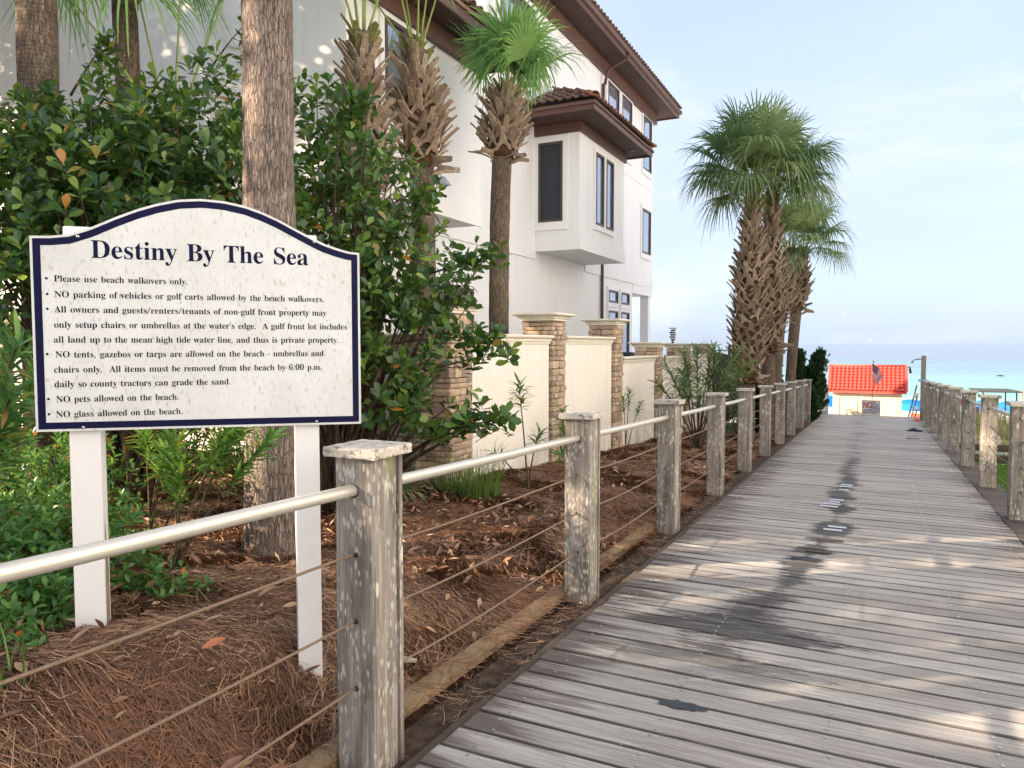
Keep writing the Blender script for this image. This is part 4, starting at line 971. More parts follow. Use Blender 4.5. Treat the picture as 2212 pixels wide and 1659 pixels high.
# ------------------------------------------------------------------ leaves and plants
def leaf_template(wf, n=5, fold=.25, bend=.25, pw=0):
    v = []; 
    for i in range(n):
        t = i/(n-1); w = wf(t); z = -bend*t*t
        v += [(t, -w, z+fold*w), (t, 0, z), (t, w, z+fold*w)]
    f = []
    for i in range(n-1):
        a = i*3; f += [(a, a+3, a+4, a+1), (a+1, a+4, a+5, a+2)]
    return np.array(v), np.array(f)
OB = leaf_template(lambda t: .32*math.sin(math.pi*min(1, t**1.3))**.75*(.3+.8*t) if 0 < t < 1 else .012, 6, .22, .14)
LAN = leaf_template(lambda t: .080*math.sin(math.pi*t**.85)**.8 if 0 < t < 1 else .008, 5, .3, .22)
SMALL = leaf_template(lambda t: .24*math.sin(math.pi*t**1.1) if 0 < t < 1 else .02, 4, .3, .15)
def rand_dirs(n):
    v = RNG.normal(size=(n, 3)); return v/np.linalg.norm(v, axis=1)[:, None]
def sprigs(P, D, nleaf, spread, L0, L1, offs=.03):
    """leaf frames whorled round twig tips P pointing along D"""
    n = len(P); Pk = np.repeat(P, nleaf, 0); Dk = np.repeat(D, nleaf, 0)
    a = np.cross(Dk, [0.31, .17, .93]); a /= np.linalg.norm(a, axis=1)[:, None]; b = np.cross(Dk, a)
    ph = (np.tile(np.arange(nleaf), n)*2.399+np.repeat(RNG.random(n)*6.28, nleaf)+RNG.normal(size=n*nleaf)*.25)[:, None]
    rad = a*np.cos(ph)+b*np.sin(ph)
    sp = (spread*(.55+.9*(np.tile(np.arange(nleaf), n)/nleaf)))[:, None]*RNG.uniform(.8, 1.2, (n*nleaf, 1))
    d = Dk*np.cos(sp)+rad*np.sin(sp)
    base = Pk-Dk*(np.tile(np.arange(nleaf), n)[:, None]*offs/ max(1, nleaf)*3)
    s = RNG.uniform(L0, L1, n*nleaf)
    nz = Dk*np.sin(sp)-rad*np.cos(sp)   # upper face looks inward/up the twig
    return base, frames(d, nz, s)
def foliage(root, P, Mx, tmpl, mat, nobj, eye=(0, 0, EYE), rnd=None):
    """the leaves that show largest become leaf objects, the rest one mesh"""
    n = len(P); rnd = RNG.random(n) if rnd is None else rnd
    d = np.linalg.norm(P-np.array(eye), axis=1); sz = np.linalg.norm(Mx[:, :, 0], axis=1)
    order = np.argsort(d/sz); near = order[:nobj]; rest = order[nobj:]
    base = Vector(root.location); B = np.array(base)
    tv, tf = tmpl
    mes = [np_mesh('leaf', tv, tf, mat, np.full(len(tv), r)) for r in (.1, .3, .45, .6, .75, .86)]
    for i in near:
        me = mes[random.randrange(6)]
        o = bpy.data.objects.new('leaf', me); COL.objects.link(o); o.parent = root
        m = Mx[i]; s = float(sz[i]); q = Matrix(((m[0][0]/s, m[0][1]/s, m[0][2]/s), (m[1][0]/s, m[1][1]/s, m[1][2]/s), (m[2][0]/s, m[2][1]/s, m[2][2]/s)))
        o.rotation_euler = q.to_euler(); o.scale = (s, s, s); o.location = Vector(P[i])-base
    if len(rest):
        o = link('foliage', scatter('foliage', tv, tf, Mx[rest], P[rest]-B, rnd[rest], mat), root); tag(o, kind='stuff')
def branches(root, ends, start, mat, r0=.03, name='branch', wob=.12, joined=True, rr=random):
    B = Vector(root.location); m = MB()
    for e in ends:
        s = Vector(start)+Vector((rr.uniform(-.12, .12), rr.uniform(-.12, .12), 0)); e = Vector(e); mid = s.lerp(e, .5)+Vector((rr.uniform(-wob, wob), rr.uniform(-wob, wob), rr.uniform(0, wob)))
        pts = []
        for t in np.linspace(0, 1, 7): pts.append(s*(1-t)**2+mid*2*t*(1-t)+e*t*t-B)
        m.tube(pts, [r0*(1-.85*t) for t in np.linspace(0, 1, 7)], 5)
    return m.build(name, mat, root)

SHR_L = [(-6.41, 3.88, 2.82, .75, .72), (-5.73, 3.98, 2.76, .75, .72), (-5.26, 4.22, 2.88, .7, .7), (-4.99, 4.59, 3.06, .65, .72), (-5.77, 3.47, 2.32, .8, .75), (-5.27, 3.72, 2.39, .75, .7), (-4.79, 4.08, 2.55, .75, .7), (-4.48, 4.33, 2.35, .6, .7), (-5.65, 3.28, 1.75, .6, .6), (-5.0, 4.3, 1.7, .7, .5), (-7.1, 3.95, 2.7, .7, .8)]
SHR_R = [(-4.49, 5.27, 3.10, .52, .72), (-4.14, 5.41, 2.70, .60, .68), (-4.3, 5.09, 2.29, .6, .7), (-3.79, 5.33, 2.13, .55, .58), (-3.46, 5.48, 1.97, .38, .42), (-3.24, 5.58, 1.93, .20, .26), (-3.9, 5.02, 1.65, .5, .6), (-3.55, 5.18, 1.49, .42, .4), (-3.5, 4.84, 1.04, .38, .35), (-3.17, 5.0, .93, .38, .24), (-2.87, 5.14, .82, .22, .14), (-3.06, 5.42, 1.49, .18, .15)]
def shrub(blobs, ntip, base, label, nobj, nbr, loose=()):
    root = empty('broadleaf_shrub', base, 0, label, 'shrub')
    P = []; D = []
    vol = np.array([b[3]*b[3]*b[4] for b in blobs])**.8; cnt = (vol/vol.sum()*ntip).astype(int)
    for b, n in zip(blobs, cnt):
        u = rand_dirs(n); rad = RNG.uniform(.30, 1, n)**.45
        # lumpy outline: radius modulated by direction
        lump = .84+.34*vnoise(u[:, 0]*2.3+b[0]*3, u[:, 2]*2.3+u[:, 1]*1.7+b[1]*5)
        p = np.array(b[:3])+u*np.array([b[3], b[3], b[4]])*(rad*lump)[:, None]
        P.append(p); d = u*.75+np.array([0, 0, .75])+RNG.normal(size=(n, 3))*.28; D.append(d/np.linalg.norm(d, axis=1)[:, None])
    # loose outlying sprigs
    for (x, y, z, dx, dy, dz, n) in loose:
        t = RNG.random((n, 1)); P.append(np.array([x, y, z])+np.array([dx, dy, dz])*t+RNG.normal(size=(n, 3))*.035)
        d = np.array([dx, dy, dz])/2+np.array([0, 0, .5])+RNG.normal(size=(n, 3))*.4; D.append(d/np.linalg.norm(d, axis=1)[:, None])
    P = np.concatenate(P); D = np.concatenate(D)
    base_, Mx = sprigs(P, D, 6, 1.0, .070, .135)
    foliage(root, base_, Mx, OB, M['leaf'], nobj)
    ends = [P[i] for i in RNG.choice(len(P), nbr, replace=False)]
    branches(root, ends[:nbr//2], base, M['bark2'], .022, 'branches', .2); tag(root.children[-1], kind='stuff')
    for k in range(6): branches(root, ends[nbr//2+k*4:nbr//2+k*4+4], base, M['bark2'], .030, 'branch', .25)
    for (x, y, z, dx, dy, dz, n) in loose: branches(root, [(x+dx, y+dy, z+dz)], (x-.55, y, z-.1), M['bark2'], .012, 'branch', .06)
shrub(SHR_L, 1900, (-5.4, 4.0, .1), 'big dark green broadleaf shrub behind the sign, left of the thick palm trunk', 150, 150,
      [(-4.8, 4.75, 3.8, 0, .05, .35, 18), (-5.6, 4.0, 3.6, .1, 0, .25, 12)])
shrub(SHR_R, 850, (-4.15, 5.1, -.02), 'spreading broadleaf shrub right of the sign with branches reaching over the stone corner pillar', 150, 150,
      [(-3.20, 5.35, 1.50, .30, .2, -.05, 14), (-3.15, 5.40, 1.25, .42, .2, .12, 12), (-3.0, 5.1, .78, .42, .15, .02, 16), (-3.3, 4.9, .75, .3, .1, -.12, 12), (-3.1, 5.5, 2.1, .25, .1, .05, 14), (-4.1, 5.2, 3.2, .15, .1, .35, 16), (-3.6, 5.4, 2.5, .2, .1, .3, 12)])
# low dark understory filling the shade behind
def low_shrub(c, r, n, label, mat='leaf', tmpl=SMALL, L=(.03, .055), name='low_shrub', nobj=0, nl_=8):
    root = empty(name, (c[0], c[1], float(ground_z(c[0], c[1]))), 0, label, 'shrub')
    u = rand_dirs(n); u[:, 2] = np.abs(u[:, 2])*1.0; rad = RNG.uniform(.2, 1, n)**.5
    P = np.array(c)+u*np.array(r)*(rad*(.8+.4*vnoise(u[:, 0]*3+c[0], u[:, 1]*3+c[1])))[:, None]
    D = u*.6+np.array([0, 0, .8])+RNG.normal(size=(n, 3))*.25; D /= np.linalg.norm(D, axis=1)[:, None]
    b, Mx = sprigs(P, D, nl_, 1.15, *L, offs=.015)
    foliage(root, b, Mx, tmpl, M[mat], nobj)
    branches(root, [P[i] for i in range(0, n, max(1, n//25))], root.location, M['bark2'], .010, 'branches', .06); tag(root.children[-1], kind='stuff')
low_shrub((-6.6, 3.9, .35), (.9, .7, .75), 420, 'dark fine leaved hedge plant at the far left behind the ground cover', L=(.025, .04), name='hedge_shrub')
low_shrub((-7.9, 5.7, .5), (1.2, .5, 1.15), 900, 'dark leafy plant before the shaded wall, left behind the sign', L=(.06, .09), name='hedge_shrub', nl_=6)
low_shrub((-6.3, 6.0, .45), (1.0, .5, 1.05), 800, 'dark leafy plant before the shaded wall, right behind the sign', L=(.06, .09), name='hedge_shrub', nl_=6)
low_shrub((-5.9, 4.9, .3), (.7, .5, .8), 300, 'dark bushy plant in the deep shade under the broadleaf shrub', name='hedge_shrub')
low_shrub((-3.02, 1.66, .30), (.34, .22, .24), 320, 'bright green ground cover plant at the lower left corner in front of the sign', 'cover', SMALL, (.038, .058), 'ground_cover_plant', 150, 6)
low_shrub((-3.60, 2.15, .32), (.60, .50, .38), 650, 'bright green bushy ground cover left of the sign post', 'cover', SMALL, (.038, .056), 'ground_cover_plant', 100, 6)
low_shrub((-4.5, 2.75, .35), (.7, .5, .52), 600, 'leafy green ground cover farther back at the left edge', 'cover', SMALL, (.036, .055), 'ground_cover_plant', 0, 6)
low_shrub((-2.95, 2.30, .16), (.36, .22, .20), 190, 'small patch of rounded green leaves behind the rail between the sign posts', 'cover', SMALL, (.032, .05), 'ground_cover_plant', 60, 6)
low_shrub((-2.60, 1.44, .33), (.20, .12, .12), 70, 'small sprout of ground cover with one orange leaf near the lower left corner', 'cover', SMALL, (.032, .05), 'ground_cover_plant', 40, 6)

def stem_plant(base, stems, label, name='oleander', leafmat='oleander', L=(.09, .14), whorl=14, nobj=60, tmpl=LAN, spread=1.0, r=.010, stems_leafy=.35, cat='shrub'):
    """stems: list of (tip offset xyz) from base; leaves along the upper part"""
    root = empty(name, base, 0, label, cat); P = []; D = []
    for s in stems:
        s = Vector(s); b0 = Vector((random.uniform(-.05, .05), random.uniform(-.05, .05), 0)); mid = Vector((s.x*.3, s.y*.3, s.z*.55)); pts = []
        for t in np.linspace(0, 1, 8): pts.append(b0*(1-t)**2+mid*2*t*(1-t)+s*t*t)
        m = MB(); m.tube(pts, [r*(1-.7*t) for t in np.linspace(0, 1, 8)], 6); m.build('stem', M['bark2'], root)
        L_ = s.length; k = max(2, int(L_*stems_leafy/.05))
        for i in range(k):
            t = 1-stems_leafy*i/k*1.0; p = b0*(1-t)**2+mid*2*t*(1-t)+s*t*t; d = (mid-b0)*(2*(1-t))+(s-mid)*2*t
            P.append(np.array(p)+np.array(base)); D.append(np.array(d.normalized())+np.array([0, 0, .15]))
    P = np.array(P); D = np.array(D); D /= np.linalg.norm(D, axis=1)[:, None]
    b, Mx = sprigs(P, D, whorl, spread, *L, offs=.02)
    foliage(root, b, Mx, tmpl, M[leafmat], nobj); return root
rr = random.uniform
gz = lambda x, y: float(ground_z(x, y))
stem_plant((-3.35, 2.75, gz(-3.35, 2.75)), [(.15, .28, .88), (-.25, .2, .70), (.05, .45, .82), (.30, .38, .72), (-.1, .1, .55)], 'young oleander with long glossy leaves under the sign between its posts', nobj=120, L=(.13, .19), whorl=10, stems_leafy=.42)
stem_plant((-3.1, 2.0, gz(-3.1, 2.0)), [(.10, .08, .48), (.16, .0, .28)], 'small upright oleander shoot beside the left sign post', nobj=60, L=(.08, .12), whorl=8, stems_leafy=.7)
stem_plant((-4.0, 2.05, gz(-4.0, 2.05)), [(.45, .02, 1.15), (.48, -.02, .95), (.30, .05, .70), (.15, .3, 1.0)], 'long leaved oleander with bright leaves peeking out at the left edge of the sign', nobj=100, L=(.13, .18), whorl=9, stems_leafy=.4)
stem_plant((-4.4, 3.4, gz(-4.4, 3.4)), [(.1, .1, .9), (.3, -.1, .7), (-.3, .2, .8), (.5, .3, .75)], 'shaded oleander with dark drooping leaves under the shrub', nobj=30, L=(.12, .16), whorl=12)
stem_plant((-3.15, 6.78, gz(-3.15, 6.78)), [(-.10, .02, 1.12), (-.30, -.12, .42), (.10, .08, .62)], 'thin oleander sapling with a bare stem in front of the first cream wall panel', 'oleander_sapling', nobj=80, L=(.12, .18), whorl=10, r=.012, stems_leafy=.26, spread=1.2)
stem_plant((-3.55, 8.9, gz(-3.55, 8.9)), [(-.05, -.1, .78), (.15, .1, .6), (-.1, .2, .5), (.0, -.2, .25)], 'small leafy oleander in front of the second stone pillar', nobj=60, L=(.13, .19), whorl=9, stems_leafy=.45, spread=1.2)
stem_plant((-3.5, 11.3, gz(-3.5, 11.3)), [(.05, -.05, 1.05), (.2, .1, .85), (-.1, .1, .9)], 'narrow oleander standing behind the second left post against the third pillar', nobj=40, L=(.09, .14), whorl=8, stems_leafy=.3)
stem_plant((-2.75, 13.0, gz(-2.75, 13.0)), [(-.55, -.2, 1.55), (-.3, .2, 1.75), (.0, -.1, 1.78), (.3, .3, 1.70), (.5, .1, 1.4), (-.75, .1, 1.15), (.15, .5, 1.8), (-.2, -.4, 1.25), (.6, .5, 1.75), (-.65, -.1, .8), (.4, -.2, .9), (.1, -.3, 1.1), (.8, .6, 1.55), (-.4, .4, 1.4)], 'tall grey green oleander in front of the far wall pillars', leafmat='oleander_grey', nobj=120, L=(.15, .24), whorl=7, r=.016, stems_leafy=.42, spread=1.15)
o = stem_plant((-2.5, 15.6, gz(-2.5, 15.6)), [(.1, -.1, 1.02), (.25, .2, .8), (-.2, .1, .85), (.3, -.1, .5), (-.3, -.2, .5), (0, .3, .9)], 'low oleander with a pink flower near the foot of the far palms', leafmat='oleander_grey', nobj=40, L=(.10, .16), whorl=11, stems_leafy=.7)
m = MB()
for k in range(6):
    a = k*1.047; m.add([(0, 0, 0), (.03*math.cos(a-.4), .03*math.sin(a-.4), .02), (.05*math.cos(a), .05*math.sin(a), .025), (.03*math.cos(a+.4), .03*math.sin(a+.4), .02)], [(0, 1, 2, 3)])
m.build('flower', M['pink'], o, (.12, -.13, 1.06)); 

def grass_clump(c, r, n, h, label, mat='grassblade', cat='grass', name='grass_clump', droop=.6, w=.004):
    g0 = gz(c[0], c[1]); root = empty(name, (c[0], c[1], g0), 0, label, cat)
    a = RNG.random(n)*6.283; rad = r*np.sqrt(RNG.random(n)); hh = h*RNG.uniform(.5, 1.1, n); lean = RNG.uniform(.2, .9, n)*droop
    t = np.linspace(0, 1, 5)[None, :, None]
    P = np.stack([rad*np.cos(a), rad*np.sin(a), np.zeros(n)], -1)[:, None]; a2 = a+RNG.normal(size=n)*.8
    d = np.stack([np.cos(a2), np.sin(a2), np.zeros(n)], -1)[:, None]; up = np.array([0, 0, 1.])
    C = P+up*hh[:, None, None]*(t-.45*(lean[:, None, None])*t**2)+d*(hh*lean)[:, None, None]*t**2*1.1
    sd_ = np.stack([-np.sin(a2), np.cos(a2), np.zeros(n)], -1)[:, None]*(w*(1-t*.9))
    V = np.stack([C-sd_, C+sd_], 2).reshape(-1, 3); F = []
    for i in range(4): F.append(np.stack([np.arange(n)*10+2*i+q for q in (0, 1, 3, 2)], -1))
    o = link('blades', np_mesh('blades', V, np.concatenate(F), M[mat], np.repeat(RNG.random(n), 10)), root); tag(o, kind='stuff'); return root
grass_clump((-3.30, 6.05), .20, 260, .50, 'bright green grass clump in the pine straw in front of the wall')
grass_clump((-3.62, 6.1), .18, 140, .45, 'thin darker grass clump beside the stone corner pillar')
grass_clump((-4.5, 5.75), .35, 200, .5, 'dark strappy grass in the shade left of the corner pillar')
grass_clump((-2.35, 1.25), .10, 26, .28, 'few thin grass blades at the lower left by the ground cover')
for k, (x, y, n, s) in enumerate(((2.7, 18.6, 500, .30), (3.2, 20.2, 600, .55), (2.4, 21.4, 450, .6), (2.1, 23.4, 400, .6), (3.6, 22.6, 500, .7), (1.9, 19.6, 300, .4), (2.9, 24.8, 500, .8))):
    grass_clump((x, y), .55, n, s, ['yellow dune grass just past the dark edging beam', 'yellow sea oats patch behind the third right post', 'dune grass seen between the right posts', 'dune grass at the far right railing', 'tall sea oats toward the beach', 'low dune grass at the boardwalk edge', 'farthest clump of sea oats beside the right railing'][k], 'dunegrass', 'grass', 'dune_grass', .7, .006)
for k, (x, y) in enumerate(((-2.6, 25.6), (-1.9, 26.4), (-3.3, 26.8))):
    grass_clump((x, y), .5, 350, .6, ['dune grass behind the juniper left of the boardwalk end', 'yellow dune grass beside the grey notice board', 'dune grass behind the pool fence'][k], 'dunegrass', 'grass', 'dune_grass', .7, .006)

# ------------------------------------------------------------------ pine straw, fallen leaves
def straw(name, xs, ys, n, L, w, mat, lift=.0):
    x = RNG.uniform(*xs, n); y = RNG.uniform(*ys, n)
    keep = (x > -1.78-(L*0)); x = x; y = y
    flow = vnoise(x*1.7+5, y*1.7)*9+vnoise(x*4, y*4+9)*3; a = flow+RNG.normal(size=n)*.75
    ln = L*RNG.uniform(.5, 1.15, n); curve = RNG.normal(size=n)*.55
    t = np.linspace(-.5, .5, 4)[None, :]
    th = a[:, None]+curve[:, None]*t*1.6
    cx = x[:, None]+ln[:, None]*t*np.cos(th); cy = y[:, None]+ln[:, None]*t*np.sin(th)
    z0 = ground_z(cx, cy)+RNG.uniform(.002, .028, n)[:, None]+(vnoise(cx*7, cy*7)-.3)*.03+lift+RNG.normal(size=n)[:, None]*.14*ln[:, None]*t
    z0 = np.maximum(z0, ground_z(cx, cy)+.001)
    sx = -np.sin(th)*w/2; sy = np.cos(th)*w/2; tw = (1-1.2*np.abs(t))
    A = np.stack([cx-sx*tw, cy-sy*tw, z0], -1); B = np.stack([cx+sx*tw, cy+sy*tw, z0+w*.4], -1)
    V = np.stack([A, B], 2).reshape(-1, 3); F = []
    for i in range(3): F.append(np.stack([np.arange(n)*8+2*i+q for q in (0, 1, 3, 2)], -1))
    rnd = np.clip(vnoise(x*2, y*2)*.5+RNG.random(n)*.6-.05, 0, .999)
    o = link(name, np_mesh(name, V, np.concatenate(F), mat, np.repeat(rnd, 8))); tag(o, kind='stuff', label='reddish brown pine straw covering the planting bed', cat='pine straw')
straw('pine_straw', (-3.6, -1.72), (.4, 4.2), 56000, .19, .0034, M['needle'])
straw('pine_straw', (-4.0, -1.72), (4.2, 9.5), 56000, .19, .0062, M['needle'])
straw('pine_straw', (-4.0, -1.70), (9.5, 22), 42000, .22, .0115, M['needle'])
straw('pine_straw', (-8, -3.6), (1.5, 7.0), 24000, .18, .006, M['needle'])
straw('pine_straw', (-1.80, -1.46), (1.3, 9.5), 1700, .10, .0024, M['needle'], .004)
straw('pine_straw', (-1.86, -1.64), (1.0, 8.2), 1500, .15, .0032, M['needle'], .045)
def litter(name, xs, ys, n, L, lift=.02, dense=None):
    x = RNG.uniform(*xs, n); y = RNG.uniform(*ys, n); z = ground_z(x, y)+lift+RNG.uniform(0, .03, n)
    D = np.stack([RNG.normal(size=n), RNG.normal(size=n), RNG.normal(size=n)*.25], -1); N_ = np.stack([RNG.normal(size=n)*.4, RNG.normal(size=n)*.4, np.ones(n)], -1)
    s = RNG.uniform(*L, n); Mx = frames(D, N_, s)
    tv, tf = leaf_template(lambda t: .19*math.sin(math.pi*t) if 0 < t < 1 else .01, 5, .9, -.35)
    o = link(name, scatter(name, tv, tf, Mx, np.stack([x, y, z], -1), RNG.random(n), M['litter'])); tag(o, kind='stuff', label='dry brown leaves fallen on the pine straw', cat='fallen leaves')
litter('fallen_leaves', (-3.4, -1.8), (.6, 4.5), 420, (.035, .09)); litter('fallen_leaves', (-3.9, -2.3), (3.6, 6.2), 620, (.04, .09)); litter('fallen_leaves', (-4, -1.8), (6, 16), 420, (.05, .10)); litter('fallen_leaves', (-7, -3.5), (2.0, 6.8), 1300, (.05, .10))
m = MB(); m.tube([(0, 0, 0), (.05, .02, .012), (.12, .03, .01), (.17, .05, 0)], [.012, .018, .016, .010], 6); tag(m.build('driftwood_stick', M['graywood'], None, (-1.95, 2.62, gz(-1.95, 2.62)+.03), (0, 0, .3)), 'pale broken piece of bark lying on the pine straw near the edging', 'stick')
m = MB(); m.tube([(0, 0, 0), (.12, .004, .004), (.24, 0, 0)], [.011, .013, .010], 6); tag(m.build('stick', M['graywood'], None, (.62, 16.9, deck_z(16.9)+.014), (0, 0, .1)), 'short pale stick lying across the boardwalk below the sandals', 'stick')
# lawn blades
def lawn_blades():
    n = 26000; x = RNG.uniform(1.35, 3.2, n); y = RNG.uniform(8.5, 18, n); z = ground_z(x, y); h = RNG.uniform(.02, .05, n); a = RNG.random(n)*6.28; w = .005
    V = np.stack([np.stack([x-np.cos(a)*w, y-np.sin(a)*w, z], -1), np.stack([x+np.cos(a)*w, y+np.sin(a)*w, z], -1), np.stack([x+RNG.normal(size=n)*.015, y+RNG.normal(size=n)*.015, z+h], -1)], 1).reshape(-1, 3)
    o = link('lawn_grass', np_mesh('lawn_grass', V, np.arange(3*n).reshape(-1, 3), M['grassblade'], np.repeat(RNG.random(n)*.6+.3, 3))); tag(o, kind='stuff', label='short green lawn grass right of the boardwalk', cat='grass')
lawn_blades()
for yy, hh, lab in ((16.3, .16, 'dark timber edging beam between lawn and dune'), (18.2, .12, 'second low dark beam in the dune grass')):
    m = MB(); m.box(-2.2, 2.2, -.09, .09, 0, hh, b=.01); tag(m.build('edging_beam', M['darktimber'], None, (3.75, yy, gz(3.75, yy)-.01)), lab, 'beam')

# ------------------------------------------------------------------ palms
def boot_mesh(seed, L=.34, green=False):
    rr = random.Random(seed); v = []; f = []; k = 6
    L *= rr.uniform(.85, 1.15); bend = rr.uniform(.03, .10); tw = rr.uniform(-.5, .5)
    def sect(t, cx, w, th):
        z = L*t; out = .02+bend*(t**1.6)*1.6; a = tw*t*.35
        pts = [(cx-w, out-th*.2), (cx, out-th*.5), (cx+w, out-th*.2), (cx+w*.85, out+th*.4), (cx, out+th*.6), (cx-w*.85, out+th*.4)]
        return [(px*math.cos(a)-.06*math.sin(a)*t, py+px*math.sin(a)*.3, z) for px, py in pts]
    m = MB()
    for sx in (-1, 1):
        rings = [sect(0, sx*.085, .018, .012), sect(.16, sx*.066, .026, .014), sect(.34, sx*.030, .032, .02)]
        vv = [p for r in rings for p in r]; m.add(vv, [(i*6+q, i*6+(q+1) % 6, i*6+6+(q+1) % 6, i*6+6+q) for i in range(2) for q in range(6)])
    rings = [sect(.28, 0, .062, .02), sect(.45, 0, .048, .026), sect(.7, 0, .036, .026), sect(.97, 0, .032, .020), sect(1.0, 0, .026, .014)]
    vv = [p for r in rings for p in r]
    for i in range(len(vv)-12, len(vv)): vv[i] = (vv[i][0], vv[i][1], vv[i][2]+rr.uniform(-.018, .018))
    m.add(vv, [(i*6+q, i*6+(q+1) % 6, i*6+6+(q+1) % 6, i*6+6+q) for i in range(4) for q in range(6)]+[(24, 25, 26, 27, 28, 29)])
    return m.mesh('leaf_base', M['bootgreen' if green else 'boot'])
BOOTS = [boot_mesh(s) for s in range(7)]; GBOOTS = [boot_mesh(s, .30, True) for s in range(3)]
def frond_mesh(elev, seed, Lp=.9, Lb=.85, mat='palmleaf', nseg=38, fan=250, droop=.35):
    """fan leaf leaving the origin in the +x/z plane at elevation elev"""
    rr = random.Random(seed); e = R(elev); m = MB()
    g = .18*Lp*max(.15, math.cos(e)); d = Vector((math.cos(e), 0, math.sin(e)))
    pp = [d*(Lp*t)+Vector((0, 0, -g*t*t)) for t in np.linspace(0, 1, 6)]
    m.tube(pp, [.017, .014, .012, .010, .009, .008], 5, mi=1)
    hub = pp[-1]; f = (pp[-1]-pp[-2]).normalized(); side = Vector((0, 1, 0)); nrm = side.cross(f)*-1
    if nrm.z < 0: nrm = -nrm
    fan_r = R(fan)
    for i in range(nseg):
        q = i/(nseg-1)*2-1; a = q*fan_r/2+rr.uniform(-.02, .02)
        dirr = (f*math.cos(a)+side*math.sin(a)+nrm*(.30*abs(math.sin(a))-.05)).normalized()
        L = Lb*(1-.28*abs(q)**2)*rr.uniform(.88, 1.06); dr = droop*rr.uniform(.6, 1.5)*(.55+.6*abs(dirr.x*0+1-abs(dirr.z)))
        wv = dirr.cross(nrm).normalized(); wid = [.010, .0165, .0145, .010, .0025]; base = hub+f*(.02*math.cos(a))
        v = []
        for t, w in zip((0, .28, .55, .8, 1.0), wid):
            w *= Lb/.85
            drp = dr*L*(max(0, t-.25)**2)*1.5
            p = base+dirr*(L*t*(1-.12*dr*t))+Vector((rr.uniform(-.008, .008)*t, rr.uniform(-.008, .008)*t, -drp))
            v += [p-wv*w+nrm*w*.4, p, p+wv*w+nrm*w*.4]
        fs = []
        for k in range(4): fs += [(k*3, k*3+3, k*3+4, k*3+1), (k*3+1, k*3+4, k*3+5, k*3+2)]
        m.add(v, fs)
    me = m.mesh('frond', [M[mat], M['petiole']])
    at_ = me.attributes.new('rnd', 'FLOAT', 'POINT'); at_.data.foreach_set('value', [rr.random()*.25 for _ in range(len(me.vertices))])
    return me
def trunk_mesh(pts, rad, mat, seed, n=28, rough=.012, seg=None):
    pts = [Vector(p) for p in pts]; rr = np.random.default_rng(seed)
    seg = seg or 40; P = []; Rd = []
    for i in range(seg+1):
        t = i/seg*(len(pts)-1); k = min(int(t), len(pts)-2); u = t-k
        p0, p1, p2, p3 = pts[max(k-1, 0)], pts[k], pts[k+1], pts[min(k+2, len(pts)-1)]
        P.append(.5*((2*p1)+(p2-p0)*u+(2*p0-5*p1+4*p2-p3)*u*u+(3*p1-p0-3*p2+p3)*u**3)); Rd.append(rad[k]*(1-u)+rad[k+1]*u)
    m = MB(); m.tube(P, Rd, n)
    V = np.array(m.v); 
    for i in range(seg+1):
        c = np.array(P[i]); s = slice(i*n, (i+1)*n); d = V[s]-c; k = 1+rr.normal(size=(n, 1))*rough+(vnoise(np.arange(n)*.6, np.full(n, i*.5+seed))[:, None]-.5)*rough*4
        V[s] = c+d*k
    m.v = [tuple(p) for p in V]; return m.mesh('trunk', mat), P, Rd
